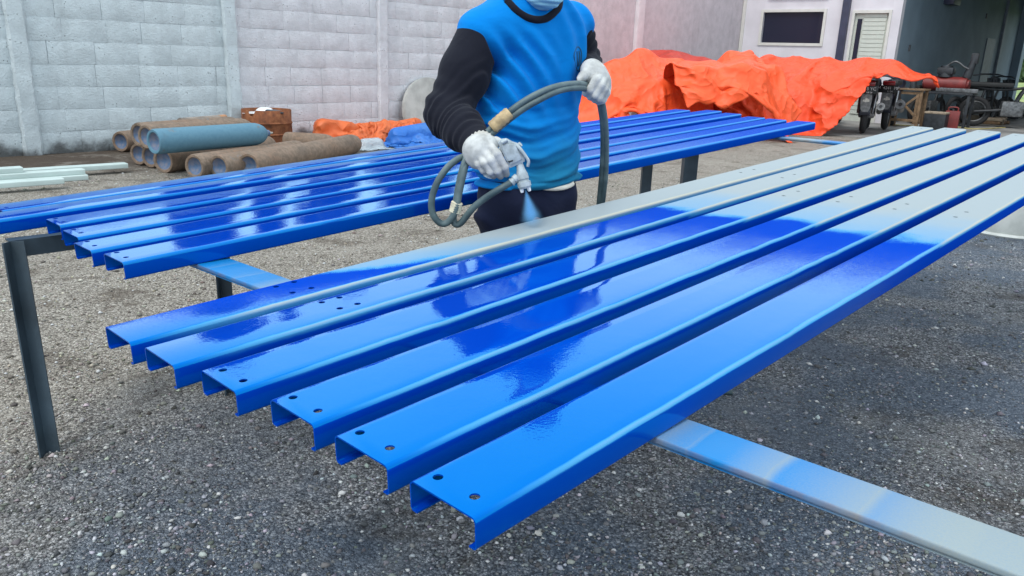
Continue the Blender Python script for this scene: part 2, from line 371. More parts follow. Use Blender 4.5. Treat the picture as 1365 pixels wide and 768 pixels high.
for k in range(24):
    z = .2+k*.1
    o = fbox('louvre_slat', dd0+.27, dd1-.12, -.069, -.045, z, z+.088, M_louv, door)
fbox('handle', dd0+.085, dd0+.105, -.068, 0, 1.25, 1.45, mat('steel_handle', (.35, .35, .36), .3, 1), door)
# open bay: inner wall runs back from the facade edge
M_in = mat('blue_grey_inner_wall', (.17, .235, .29), .75, var=.12, scale=1.2, bump=.15)
M_in2 = mat('inner_wall_dirty_door', (.11, .14, .175), .6, var=.15)
M_roof = mat('dark_roof_sheet', (.05, .055, .065), .6)
def ibox(name, k0, k1, e0, e1, z0, z1, m, parent=None, bev=0.0):      # k along WU from the facade, e along FD
    bm = bmesh.new(); box_bm(bm, (0, 0, 0), (e1-e0, k1-k0, z1-z0), bev); par = parent or bld; o = link(name, bm_mesh(name, bm), m, par)
    c = FC+FD*((e0+e1)/2)+WU*((k0+k1)/2)+np.array([0, 0, (z0+z1)/2]); o.matrix_local = Matrix.Translation(-Vector(ABS[par.name])) @ frame(c, FD, WU, (0, 0, 1)); return o
BK = 13.5
ibox('inner_wall', .202, BK, 3.85, 4.05, -.05, 5.2, M_in)
ibox('back_wall', BK, BK+.2, -.2, 4.3, -.05, 5.2, M_in); ibox('back_lintel', BK-.3, BK+.1, 4.31, 13, 3.3, 5.2, M_roof)
ibox('back_wall', BK, BK+.2, 9.2, 13.2, -.05, 3.29, M_in)
ibox('inner_column', BK-.34, BK-.001, 4.052, 4.3, -.05, 5.2, M_in)
ibox('side_wall', -3, BK, 13.21, 13.4, -.05, 7.2, M_in)
ibox('roof', -.4, BK+.4, 4.1, 13.6, 5.21, 5.4, M_roof); ibox('front_lintel', -.199, 0, 4.062, 13.2, 4.7, HT, M_fac)
ibox('upper_floor', .202, BK, .0, 3.84, HT-.2, HT, M_roof)
ibox('inner_door', 8.8, 9.9, 4.053, 4.08, 0, 2.35, M_in2); ibox('wall_switch', 1.0, 1.08, 4.053, 4.08, 1.75, 1.9, M_roof)
ibox('wall_switch', 8.1, 8.2, 4.053, 4.08, 2.9, 3.05, M_roof)
ibox('meter_box', 3.3, 4.0, 4.053, 4.3, 3.0, 3.9, M_dark, None, .01); ibox('inner_pipe', 10.6, 10.68, 4.053, 4.13, 0, 5.2, M_in2)
M_conc = NT('workshop_concrete', .8); P = M_conc.world(); n1 = M_conc.noise(1.3, 5, P); n2 = M_conc.noise(25, 4, P)
M_conc = M_conc.out(M_conc.mix(M_conc.smooth(n1, .3, .7), (.17, .165, .16), (.3, .29, .275)), None, M_conc.bump(n2, .3, .01))
def slab(name, e0, e1, k0, k1, z, m):
    c = [FC+FD*e+WU*k for e, k in ((e0, k0), (e1, k0), (e1, k1), (e0, k1))]
    v = [(p[0], p[1], z) for p in c]+[(p[0], p[1], -.1) for p in c]
    o = link(name, mesh(name, v, [(0, 1, 2, 3), (4, 5, 1, 0), (5, 6, 2, 1), (6, 7, 3, 2), (7, 4, 0, 3)], False), m); tag(o, kind='structure')
slab('workshop_floor', -.5, 13.2, -4.6, BK+.5, .02, M_conc)
# paddy field and far trees seen through the back of the bay
M_field = NT('green_field', .9); P = M_field.world(); M_field = M_field.out(M_field.mix(M_field.smooth(M_field.noise(.12, 5, P), .35, .65), (.13, .2, .05), (.25, .29, .09)))
c = [FC+FD*e+WU*k for e, k in ((-60, BK+3), (60, BK+3), (500, 900), (-100, 900))]
o = link('field', mesh('field', [(p[0], p[1], .008) for p in c], [(0, 1, 2, 3)], False), M_field); tag(o, kind='structure')
def leaf_mat(name, c):
    N = NT(name, .6, spec=.3); r = N.node('ShaderNodeObjectInfo'); n = N.noise(3, 2, N.world())
    return N.out(N.mix(n, tuple(v*.55 for v in c), tuple(v*1.5 for v in c)))
M_leaf = leaf_mat('dark_leaf', (.035, .07, .022)); M_leaf2 = leaf_mat('far_leaf', (.06, .11, .05)); M_bark = mat('bark', (.1, .075, .055), .9, bump=.5, bscale=20)
def leaves(name, clumps, n, size, m, parent=None, loc=None):
    cl = np.array(clumps, float); wgt = cl[:, 3]**2; idx = RNG.choice(len(cl), n, p=wgt/wgt.sum())
    d = RNG.normal(0, 1, (n, 3)); d /= np.linalg.norm(d, axis=1)[:, None]; rr = RNG.uniform(.45, 1.05, n)**.6
    c = cl[idx, :3]+d*(cl[idx, 3]*rr)[:, None]
    a = RNG.normal(0, 1, (n, 3)); a /= np.linalg.norm(a, axis=1)[:, None]; b = np.cross(a, RNG.normal(0, 1, (n, 3))); b /= np.linalg.norm(b, axis=1)[:, None]
    s = size*RNG.uniform(.6, 1.4, (n, 1))
    V = np.stack([c-a*s, c+b*s*.5, c+a*s, c-b*s*.5], 1).reshape(-1, 3); F = np.arange(4*n).reshape(-1, 4)
    return link(name, mesh(name, V, F, False), m, parent, loc)
far = []
for k in range(60):
    p = FC+FD*random.uniform(-40, 60)+WU*random.uniform(110, 190); far.append((p[0], p[1], random.uniform(1, 3.0), random.uniform(2, 4)))
o = leaves('far_trees', far, 9000, .8, M_leaf2); tag(o, 'hazy green treeline beyond the field seen through the open bay', 'trees', kind='stuff')
# trees beyond the wall (the blue paint mirrors them)
def tree(px, dist, h, rad, lab, trunk=.12):
    d = ray(px, 60); p = d/d[1]*1.0; p = p*dist; x, y = p[0], p[1]
    r = empty('tree', (x, y, 0)); tag(r, lab, 'tree', 'trees standing beyond the block wall')
    pts = [(0, 0, -.1), (random.uniform(-.1, .1), random.uniform(-.1, .1), h*.35), (random.uniform(-.2, .2), random.uniform(-.2, .2), h*.8)]
    link('trunk', tube_mesh('trunk', catmull(pts, 4), np.linspace(trunk, trunk*.35, 9), 8), M_bark, r)
    cl = [(random.gauss(0, rad*.3), random.gauss(0, rad*.3), h*(.30+.66*k/23), rad*random.uniform(.5, .72)*(1 if k < 19 else .7)) for k in range(24)]
    leaves('crown', cl, 5200, .15, M_leaf, r)
for px, di, h, rad, lab in ((-40, 11.5, 4.4, .8, 'low bushy tree beyond the left end of the wall'), (240, 14.0, 6.6, .72, 'tall dark tree beyond the wall above the cylinder pile'),
        (328, 14.5, 5.8, .26, 'slim dark tree beyond the wall above the rusty drum'), (415, 15.0, 5.6, .62, 'dark tree beyond the wall above the orange rag'),
        (535, 17.0, 5.0, 1.0, 'broad dark tree beyond the wall left of the painter'), (668, 17.5, 5.2, 1.0, 'dark tree beyond the wall behind the painter')):
    tree(px, di, h, rad, lab)
# ------------------------------------------------------------------ painted steel channels
BW, BH, BT = .132, .048, .0026
def channel_profile(w, h, lip, t, r=.009, r2=.006, n=5):
    path = [(lip, -h, 0), (0, -h, r2), (0, 0, r), (w, 0, r), (w, -h, r2), (w-lip, -h, 0)]
    P = []
    for i, (x, z, rr) in enumerate(path):
        p = np.array([x, z])
        if rr == 0: P.append(p); continue
        a = np.array(path[i-1][:2])-p; b = np.array(path[i+1][:2])-p; a /= np.linalg.norm(a); b /= np.linalg.norm(b)
        c = p+(a+b)*rr
        for k in range(n+1):
            th = k/n*math.pi/2; P.append(c-b*rr*math.cos(th)-a*rr*math.sin(th))
    P = np.array(P); T = np.gradient(P, axis=0); T /= np.linalg.norm(T, axis=1)[:, None]
    N = np.stack([T[:, 1], -T[:, 0]], 1)                       # inward
    return P, P+N*t
def channel_mesh(name, L, w=BW, h=BH, lip=.014, t=BT, holes=(), seg=1, r=.009):
    A, B = channel_profile(w, h, lip, t, r); ring = np.concatenate([A, B[::-1]]); n = len(ring); na = len(A)
    v = [(L*k/seg, -q, z) for k in range(seg+1) for q, z in ring]
    f = [(k*n+i, (k+1)*n+i, (k+1)*n+(i+1) % n, k*n+(i+1) % n) for k in range(seg) for i in range(n)]
    for k in (0, seg):
        for i in range(na-1):
            q = (k*n+i, k*n+i+1, k*n+n-2-i, k*n+n-1-i); f.append(q if k == 0 else q[::-1])
    bm = bmesh.new(); vs = [bm.verts.new(p) for p in v]
    for q in f: bm.faces.new([vs[i] for i in q])
    me = bm_mesh(name, bm, True, 30)
    if holes:
        cb = bmesh.new()
        for (x, q, hr) in holes: cyl_bm(cb, (x, -q, -.02), (x, -q, .02), hr, seg=20)
        cm = bpy.data.meshes.new('cut'); cb.to_mesh(cm); cb.free()
        co = bpy.data.objects.new('cut', cm); o = bpy.data.objects.new('tmp', me); COL.objects.link(co); COL.objects.link(o)
        md = o.modifiers.new('b', 'BOOLEAN'); md.operation = 'DIFFERENCE'; md.solver = 'EXACT'; md.object = co
        dg = bpy.context.evaluated_depsgraph_get(); m2 = bpy.data.meshes.new_from_object(o.evaluated_get(dg))
        bpy.data.objects.remove(o); bpy.data.objects.remove(co); bpy.data.meshes.remove(cm)
        m2.name = name; m2.shade_smooth(); m2.set_sharp_from_angle(angle=math.radians(30)); return m2
    return me
BLUE = (.0003, .040, .38); PRIMER = (.25, .29, .305)
def blue_mat(name, front):
    N = NT(name, .08); s, yy, z = N.sep(N.obj()); q = N.math('MULTIPLY', yy, -1.0); dn = N.math('MULTIPLY', z, -1.0)
    r = N.math('ADD', q, dn); W = N.world()
    n1 = N.noise(28, 4, W); n2 = N.noise(6, 3, W); n3 = N.noise(420, 2, W, .7)
    orange = N.noise(150, 2, W)
    if front:
        pl = N.attr('paint_left'); pr = N.attr('paint_right'); m = N.math('DIVIDE', q, BW, clamp=True)
        bnd = N.math('ADD', N.math('ADD', pl, N.math('MULTIPLY', N.math('SUBTRACT', pr, pl), m)), N.math('MULTIPLY', N.math('SUBTRACT', n2, .5), .26))
        bnd = N.math('ADD', bnd, N.math('MULTIPLY', N.math('SUBTRACT', n3, .5), .16))
        e = N.math('SUBTRACT', bnd, s)
        top = N.smooth(e, -.1, .05); mist = N.math('MULTIPLY', N.smooth(e, -.5, .0), .2)
        bare = N.attr('bare'); wob = N.math('ADD', r, N.math('MULTIPLY', N.math('SUBTRACT', n2, .5), .012))
        low = N.math('ADD', BW+.004, N.math('MULTIPLY', bare, .022))
        stripe = N.math('MULTIPLY', N.smooth(wob, BW-.010, BW-.003), N.smooth(wob, low, BW-.001))
        stripe = N.math('MULTIPLY', stripe, N.math('MINIMUM', N.math('ADD', N.math('MULTIPLY', bare, .35), .6), 1.0))
        stripe = N.math('MULTIPLY', stripe, N.smooth(s, .0, .3))
        b1 = N.math('MAXIMUM', N.math('MULTIPLY', top, N.math('SUBTRACT', 1.0, N.math('MULTIPLY', stripe, .93))), N.math('MULTIPLY', mist, N.math('SUBTRACT', 1.0, stripe)))
        side = N.math('MAXIMUM', N.smooth(r, BW-.001, N.math('ADD', BW+.008, N.math('MULTIPLY', bare, .028))), N.smooth(N.math('SUBTRACT', dn, N.math('MULTIPLY', q, .6)), .001, .012))
        b = N.math('MAXIMUM', b1, side)
        prim = N.mix(stripe, PRIMER, (.40, .40, .33)); col = N.mix(N.smooth(b, 0, 1), prim, BLUE)
        haze = N.math('MULTIPLY', N.math('MULTIPLY', b, N.math('SUBTRACT', 1.0, b)), 3.0)
        col = N.mix(haze, col, (.012, .24, .50))                    # thin coat between the two reads cyan
        dry = N.math('MULTIPLY', N.smooth(N.math('ADD', e, N.math('MULTIPLY', N.math('SUBTRACT', n3, .5), 1.0)), .62, .22), b)
        rough = N.math('ADD', N.math('ADD', N.math('MULTIPLY', N.math('SUBTRACT', 1.0, b), .42), .045), N.math('MULTIPLY', dry, .2))
    else:
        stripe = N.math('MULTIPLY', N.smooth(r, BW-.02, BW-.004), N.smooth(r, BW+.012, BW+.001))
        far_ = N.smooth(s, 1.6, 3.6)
        col = N.mix(N.math('MULTIPLY', stripe, N.math('ADD', .1, N.math('MULTIPLY', far_, .4))), BLUE, (.10, .36, .74))  # pale blue highlight along the bend, put into the colour
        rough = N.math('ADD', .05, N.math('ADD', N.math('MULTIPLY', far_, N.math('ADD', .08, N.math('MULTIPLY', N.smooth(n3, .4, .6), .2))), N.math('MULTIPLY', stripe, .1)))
    nm = N.bump(orange, .09, .0012); nm = N.bump(N.noise(9, 2, W), .05, .01, nm)
    # enamel: matte pigment below, a blue-tinted gloss film above it
    N.b.inputs['Specular IOR Level'].default_value = .0; m = N.out(col, .6, nm)
    gl = N.node('ShaderNodeBsdfGlossy'); N.put(gl.inputs['Roughness'], rough); N.put(gl.inputs['Normal'], nm)
    fr = N.node('ShaderNodeFresnel'); fr.inputs['IOR'].default_value = 1.85; N.put(fr.inputs['Normal'], nm)
    tint = N.mix(N.smooth(fr.outputs[0], .105, .29), (.02, .92, 1.0), (.62, 1.0, 1.0))
    if front: tint = N.mix(b, (.9, .95, 1.0), tint); 
    wgt = N.math('MULTIPLY', fr.outputs[0], N.math('ADD', .25, N.math('MULTIPLY', b, .75)) if front else N.math('SUBTRACT', 1.0, N.math('MULTIPLY', far_, .85)))
    if front: wgt = N.math('MULTIPLY', wgt, N.math('SUBTRACT', 1.0, N.math('MULTIPLY', dry, .96)))
    N.put(gl.inputs['Color'], tint); ms = N.node('ShaderNodeMixShader'); N.put(ms.inputs[0], wgt); N.t.links.new(N.b.outputs[0], ms.inputs[1]); N.t.links.new(gl.outputs[0], ms.inputs[2])
    N.t.links.new(ms.outputs[0], N.t.nodes['Material Output'].inputs['Surface']); return m
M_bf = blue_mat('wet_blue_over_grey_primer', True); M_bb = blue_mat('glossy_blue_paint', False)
def corner(px, off=0): return on_table(px[0], px[1], off)
ORD = ['farthest', 'fifth', 'fourth', 'third', 'second', 'nearest']
s0 = [.522, .534, .561, .589, .595, .596]; t0 = [-1.645, -1.476, -1.296, -1.102, -.923, -.744]; s1 = [5.31, 5.366, 5.382, 5.347, 5.395, 5.396]
hl = {0: [(368, 382), (392, 375.8), (415, 383.8), (390, 390), (987.4, 229.9), (1005, 226)],
      1: [(429, 403), (452.5, 396.7), (453, 411), (476.5, 405), (1042.8, 237), (1059, 232.6)],
      2: [(297, 493.3), (324.2, 507.3), (1044.6, 261), (1064, 255)], 3: [(390.6, 529.7), (423.8, 547.5), (1116.8, 269), (1134.6, 262.3)],
      4: [(479.7, 576.6), (519.7, 596.9), (1192.6, 278.7), (1209, 272)], 5: [(583.8, 636), (632.8, 661.9), (1273.7, 289.3), (1288.4, 282.7)]}
pb = {0: ((415, 363), (600, 343)), 1: ((872, 276), (917, 280)), 2: ((945, 284), (985, 289.5)), 3: ((1033, 293), (1072, 297)), 4: ((1090, 308), (1161, 311)), 5: ((1190, 316), (1250, 324))}
front_lab = ['blue channel at the far edge of the front row, beside the painter, mostly still grey', 'second channel of the front row from the painter, with four holes near its end',
             'third channel of the front row from the painter, half sprayed blue', 'third channel of the front row from the open ground at right, half blue',
             'second channel of the front row from its nearest edge, half sprayed blue', 'nearest channel of the front row, wet blue with its far half still grey']
for i in range(6):
    L = s1[i]-s0[i]; H = []
    for p in hl[i]:
        s, t = corner(p); H.append((s-s0[i], t-t0[i], .0075))
    H += [(L-.09, .042, .0075), (L-.09, .09, .0075)]
    me = channel_mesh('steel_channel', L, holes=H)
    o = link('steel_channel', me, M_bf, mw=frame(tp(s0[i], t0[i]), TU3, -TV, TN))
    o['paint_left'] = float(corner(pb[i][0])[0]-s0[i]); o['paint_right'] = float(corner(pb[i][1])[0]-s0[i]); o['bare'] = (1.0, .6, .3, .25, .3, .2)[i]
    tag(o, front_lab[i], 'steel channel', 'channels of the front row')
back_lab = ['channel on the wall side of the back row, one hole at its end', 'second channel of the back row from the wall, running out of the picture at left',
            'third channel of the back row from the wall, two holes in its end', 'fourth channel of the back row from the wall, two holes in its end',
            'second channel of the back row from the painter, two holes in its end', 'back row channel nearest the painter, its whole side in view']
bn = [(.68, -2.998), (.5, -2.858), (.745, -2.641), (.733, -2.446), (.708, -2.267), (.725, -2.088)]     # near right corners
bf = [(5.18, -3.149), (5.29, -2.951), (5.205, -2.747), (5.10, -2.514), (5.075, -2.348), (5.085, -2.156)]
bh = {0: [(8.3, 276.7)], 2: [(74, 291.3), (84.4, 295.8)], 3: [(96, 304.6), (108, 310.4)], 4: [(114, 321), (126, 327.5)], 5: [(153.8, 335.8), (168, 343)]}
for i in range(6):
    a, b = np.array(bn[i]), np.array(bf[i]); d = (b-a)/np.linalg.norm(b-a); L = np.linalg.norm(b-a)
    x3 = TU3*d[0]+TV*d[1]; y3 = np.cross(TN, x3); org = tp(*a)+y3*(BW-.001)
    H = []
    for p in bh.get(i, []):
        s, t = corner(p); rel = tp(s, t)-org; H.append((rel@x3, -(rel@y3), .0075))
    H = [(x, min(max(q, .02), BW-.02), r) for x, q, r in H]+[(L-.08, .04, .0075), (L-.08, .09, .0075)]
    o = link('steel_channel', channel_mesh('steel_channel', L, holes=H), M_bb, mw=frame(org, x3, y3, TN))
    tag(o, back_lab[i], 'steel channel', 'channels of the back row')

# ------------------------------------------------------------------ trestles that carry the rows
N = NT('oversprayed_bar', .45); s, yy, z = N.sep(N.obj()); n = N.noise(4, 4); n2 = N.noise(300, 2)
past = N.math('SUBTRACT', s, N.attr('right_edge'))
a = N.math('ADD', N.math('ADD', s, N.math('MULTIPLY', yy, .0)), N.math('MULTIPLY', N.math('SUBTRACT', n, .5), .05))
saw = N.math('FRACT', N.math('ADD', N.math('MULTIPLY', a, 7.5), .1)); saw = N.math('MULTIPLY', N.smooth(saw, .0, .16), N.math('SUBTRACT', 1.0, N.math('MULTIPLY', saw, .85)))   # mist shadow of each channel edge
mid = N.math('ABSOLUTE', N.math('SUBTRACT', s, N.attr('gap_mid')))
reach = N.math('MAXIMUM', N.math('MULTIPLY', N.smooth(past, .44, .2), N.smooth(past, -.06, .04)), N.math('MULTIPLY', N.smooth(mid, .0, .24), N.smooth(past, .06, -.1)))
blue = N.math('ADD', N.math('MULTIPLY', reach, N.math('ADD', N.math('ADD', .25, N.math('MULTIPLY', N.smooth(past, .2, .0), .5)), N.math('MULTIPLY', saw, .7))), N.math('MULTIPLY', saw, .06))
blue = N.math('ADD', blue, N.math('MULTIPLY', N.math('SUBTRACT', n2, .5), .45), clamp=True)
rust = N.math('MULTIPLY', N.smooth(yy, -.0975, -.0998), N.smooth(N.noise(14, 4), .4, .65))
col = N.mix(blue, (.23, .275, .285), (.004, .16, .42)); col = N.mix(N.math('MULTIPLY', rust, .35), col, (.2, .1, .05))
N.b.inputs['Specular IOR Level'].default_value = .25; M_bar = N.out(col, N.math('SUBTRACT', .6, N.math('MULTIPLY', blue, .2)), N.bump(N.noise(500, 2), .2, .001))
M_iron = mat('dark_painted_angle_iron', (.035, .055, .072), .42, var=.35, scale=5, bump=.15, bscale=90)
def angle_leg(name, top, foot, xa, ya, parent, w=.055, t=.005, flip=1):
    # L-section upright: two flat flanges
    top, foot = np.array(top), np.array(foot); zax = (top-foot); L = np.linalg.norm(zax); zax /= L
    xa = np.array(xa)-zax*(np.array(xa)@zax); xa /= np.linalg.norm(xa); ya = np.cross(zax, xa)
    prof = [(0, 0), (w, 0), (w, t), (t, t), (t, w), (0, w)]
    v = [tuple(foot+xa*p[0]+ya*p[1]*flip+zax*h) for h in (0, L) for p in prof]
    f = [(i, (i+1) % 6, 6+(i+1) % 6, 6+i) for i in range(6)]+[(5, 4, 3, 2, 1, 0), (6, 7, 8, 9, 10, 11)]
    me = mesh(name, v, f, False); o = link(name, me, M_iron, parent)
    o.matrix_local = Matrix.Translation(-Vector(ABS[parent.name])); return o
def bar_trestle(lab, pa, pb2, w, legs, gm, re):
    pa, pb2 = np.array(pa), np.array(pb2); x3 = pb2-pa; L = np.linalg.norm(x3); x3 /= L; y3 = np.cross((0, 0, 1), x3); y3 /= np.linalg.norm(y3); z3 = np.cross(x3, y3)
    r = empty('trestle', (pa[0], pa[1], 0)); ABS[r.name] = (pa[0], pa[1], 0); tag(r, lab, 'trestle', 'trestles carrying the steel rows')
    me = channel_mesh('crossbar', L, w=w, h=.014, lip=.004, t=.003, r=.004); o = link('crossbar', me, M_bar, r)
    o.matrix_local = Matrix.Translation(-r.location) @ frame(pa+y3*w/2, x3, y3, z3); o['gap_mid'] = gm; o['right_edge'] = re
    for d in legs:
        c = pa+x3*d; angle_leg('leg', c-z3*.051+y3*-.03, (c-z3*.0+y3*-.03)*np.array([1, 1, 0]), x3, y3, r)
    return r
OFF = -BH-.0015
# near crossbar, then far crossbar (table coordinates)
nA, nB = tp(.925, -2.95, OFF), tp(1.115, .62, OFF)
bar_trestle('near trestle bar, blue and pale, sticking out past the front row at lower right', nA, nB, .1, (3.5,), 1.3, 2.36)
fA, fB = tp(4.62, -3.35, OFF), tp(4.66, .2, OFF)
bar_trestle('far trestle bar, light blue where it bridges the two rows near the motorcycles', fA, fB, .1, (3.4,), 1.33, 2.7)
# dark angle-iron frame at the left end of the back row
fr = empty('angle_frame', (0, 0, 0)); ft = gr(62, 606); fr.location = (ft[0], ft[1], 0); ABS[fr.name] = tuple(fr.location)
tag(fr, 'dark angle iron frame with an upright leg under the back row at left', 'frame')
zt = pv(12, 322, ft[1]+.06); zt[2] = min(zt[2], tp(.7, -2.8, OFF)[2]-.004)
angle_leg('leg', zt, (ft[0], ft[1], -.02), np.array([.99, .12, 0]), (0, 1, 0), fr, .046, .005, -1)
lg2 = TU*1.30-TV*2.77; rb = np.array([lg2[0], lg2[1], zt[2]]); ra = zt.copy()
rd = rb-ra; rd /= np.linalg.norm(rd); m3 = np.cross((0, 0, 1), rd); v = []
for p in (ra-rd*.0, rb+rd*.3):
    for dx, dz in ((0, 0), (0, -.055), (.005, -.055), (.005, -.005), (.046, -.005), (.046, 0)): v.append(tuple(p+m3*dx+np.array([0, 0, dz+.001])))
f = [(i, (i+1) % 6, 6+(i+1) % 6, 6+i) for i in range(6)]+[(5, 4, 3, 2, 1, 0), (6, 7, 8, 9, 10, 11)]
o = link('rail', mesh('rail', v, f, False), M_iron, fr); o.matrix_local = Matrix.Translation(-fr.location)
angle_leg('leg', rb-np.array([0, 0, .006]), (rb[0], rb[1], -.02), np.array([.99, .12, 0]), (0, 1, 0), fr, .046, .005, -1)
# two dark uprights under the far end of the back row
for px, t, lab in ((866, -2.48, 'slim dark upright under the back row, behind the hose'), (921, -2.26, 'broad dark upright under the far end of the back row')):
    # find s on the plane below the channels where the photo column crosses it
    best = min(np.linspace(2.2, 5, 400), key=lambda s: abs((lambda p: 682.5+FPX*((p-np.array([0, 0, EYE]))@ix)/((p-np.array([0, 0, EYE]))@fw))(tp(s, t, OFF))-px))
    p = tp(best, t, OFF); r = empty('upright_post', (p[0], p[1], 0)); ABS[r.name] = (p[0], p[1], 0); tag(r, lab, 'post', 'uprights under the back row')
    angle_leg('post', p-np.array([.03, 0, .002]), (p[0]-.03, p[1], -.02), (1, 0, 0), (0, 1, 0), r, .055 if px < 900 else .075)
    b = link('foot_plate', bpy.data.meshes.new('foot_plate'), M_iron, r); bm = bmesh.new(); box_bm(bm, (0, .03, .004), (.12, .12, .008)); bm.to_mesh(b.data); bm.free()
# ------------------------------------------------------------------ smooth solid modelling for body, clothes and gloves
def surface_nets(fn, lo, hi, h):
    lo = np.array(lo, float); n = np.maximum(np.ceil((np.array(hi)-lo)/h).astype(int)+1, 4)
    ax = [lo[i]+h*np.arange(n[i]) for i in range(3)]
    G = np.stack(np.meshgrid(*ax, indexing='ij'), -1); F = fn(G.reshape(-1, 3)).reshape(n)
    c = np.array([(i, j, k) for i in (0, 1) for j in (0, 1) for k in (0, 1)])
    m = n-1; sgn = F < 0
    S = np.stack([sgn[a:a+m[0], b:b+m[1], d:d+m[2]] for a, b, d in c], -1); cnt = S.sum(-1); act = (cnt > 0) & (cnt < 8)
    I = np.argwhere(act); idx = -np.ones(m, int); idx[act] = np.arange(len(I))
    V = np.stack([F[I[:, 0]+a, I[:, 1]+b, I[:, 2]+d] for a, b, d in c], 1)
    acc = np.zeros((len(I), 3)); num = np.zeros(len(I))
    for p in range(8):
        for q in range(p+1, 8):
            if np.abs(c[p]-c[q]).sum() != 1: continue
            a, b = V[:, p], V[:, q]; x = (a < 0) != (b < 0); t = np.where(x, a/np.where(x, a-b, 1), 0)
            acc += np.where(x[:, None], c[p]+(c[q]-c[p])*t[:, None], 0); num += x
    P = lo+h*(I+acc/np.maximum(num, 1)[:, None]); faces = []
    for d in range(3):
        e = [0, 0, 0]; e[d] = 1; u, v2 = [(1, 2), (2, 0), (0, 1)][d]
        A = sgn[:n[0]-e[0], :n[1]-e[1], :n[2]-e[2]]; B = sgn[e[0]:, e[1]:, e[2]:]; X = np.argwhere(A != B)
        X = X[(X[:, u] > 0) & (X[:, v2] > 0) & (X[:, u] < m[u]) & (X[:, v2] < m[v2])]
        if not len(X): continue
        o1 = X.copy(); o2 = X.copy(); o3 = X.copy(); o1[:, u] -= 1; o2[:, u] -= 1; o2[:, v2] -= 1; o3[:, v2] -= 1
        q = np.stack([idx[tuple(X.T)], idx[tuple(o1.T)], idx[tuple(o2.T)], idx[tuple(o3.T)]], 1)
        fl = sgn[tuple(X.T)]; q[~fl] = q[~fl][:, ::-1]; faces.append(q)
    Fc = np.concatenate(faces); Fc = Fc[(Fc >= 0).all(1)]
    return P, Fc
def smin(a, b, k):
    h = np.clip(.5+.5*(b-a)/k, 0, 1); return b*(1-h)+a*h-k*h*(1-h)
def smax(a, b, k): return -smin(-a, -b, k)
def rcone(P, a, b, r1, r2):
    a, b = np.array(a, float), np.array(b, float); d = b-a; t = np.clip(((P-a)@d)/(d@d), 0, 1)
    return np.linalg.norm(P-a-t[:, None]*d, axis=1)-(r1+(r2-r1)*t)
def chain(P, pts, rs, k=.02):
    d = None
    for i in range(len(pts)-1):
        c = rcone(P, pts[i], pts[i+1], rs[i], rs[i+1]); d = c if d is None else smin(d, c, k)
    return d
def ellip(P, c, r, R=None):
    q = P-np.array(c)
    if R is not None: q = q@np.array(R)
    q = q/np.array(r); l = np.linalg.norm(q, axis=1); return (l-1)*min(r)
def part(name, fn, lo, hi, h, m, parent):
    v, f = surface_nets(fn, lo, hi, h); me = mesh(name, v, f, True, None); o = link(name, me, m, parent)
    o.matrix_local = Matrix.Translation(-Vector(ABS[parent.name])); return o
def march(px, py, fn, y0=1.8, y1=3.4):
    d = ray(px, py); ts = np.linspace(y0, y1, 500); P = np.array([0, 0, EYE])+d[None]*(ts/d[1])[:, None]; F = fn(P); k = np.argmax(F < 0)
    return P[k] if F[k] < 0 else None

# ------------------------------------------------------------------ the painter
PX, PY = .045, 2.82; TH = math.radians(35)
E1 = np.array([math.cos(TH), math.sin(TH), 0]); E2 = np.array([math.sin(TH), -math.cos(TH), 0])     # lateral (to his left), facing
man = empty('person', (PX, PY, 0)); ABS[man.name] = (PX, PY, 0)
tag(man, 'person in a blue shirt with black sleeves, mask and white gloves, spraying paint', 'person')
sil = [(262, 637, 771), (250, 636, 772), (235, 638, 771), (215, 636, 770), (190, 634, 771), (150, 633, 772), (120, 640, 773), (95, 650, 775), (70, 652, 777), (45, 640, 778), (28, 634, 775), (14, 642, 768), (0, 655, 758), (-10, 672, 745), (-17, 690, 732)]
zz, cc, aa = [], [], []
for py, l, r in sil:
    a, b = pv(l, py, PY), pv(r, py, PY); zz.append((a[2]+b[2])/2); cc.append((a[0]+b[0])/2); aa.append((b[0]-a[0])/2)
zz, cc, aa = np.array(zz), np.array(cc), np.array(aa)/.893; od = np.argsort(zz); zz, cc, aa = zz[od], cc[od], aa[od]
ZTOP = zz[-1]
def lat(P): q = P-np.array([PX, PY, 0]); return q@E1, q@E2
def torso(P, off=0.0):
    z = P[:, 2]; c = np.interp(z, zz, cc); a = np.interp(z, zz, aa)+off; 
    q = P.copy(); q[:, 0] -= c; q[:, 1] -= PY; l = q[:, 0]*E1[0]+q[:, 1]*E1[1]; d = q[:, 0]*E2[0]+q[:, 1]*E2[1]
    belly = .012*np.exp(-((z-.98)/.13)**2); b = .64*np.interp(z, zz, np.minimum(aa, .19))+off+np.where(d > 0, belly, 0)
    rr = np.sqrt((np.abs(l)/a)**2.3+(np.abs(d)/b)**2.3+1e-9)**(2/2.3); s = (np.sqrt(rr)-1)*np.minimum(a, b)*.9
    return smax(s, z-ZTOP-off, .03)
S_R, E_R, W_R = pv(640, 48, 2.70), pv(597, 152, 2.62), pv(641, 196, 2.42)
S_L, E_L, W_L = pv(764, 32, 2.96), pv(783, 82, 3.02), pv(790, 96, 2.80)
def arm_r(P, o=0.0): return chain(P, [S_R, (S_R+E_R)/2, E_R, (E_R*.5+W_R*.5), W_R], [.078+o, .078+o, .072+o, .062+o, .044+o], .03)
def arm_l(P, o=0.0): return chain(P, [S_L, E_L, W_L], [.068+o, .046+o, .036+o], .02)
def wr(x, f): return np.sin(x*f)
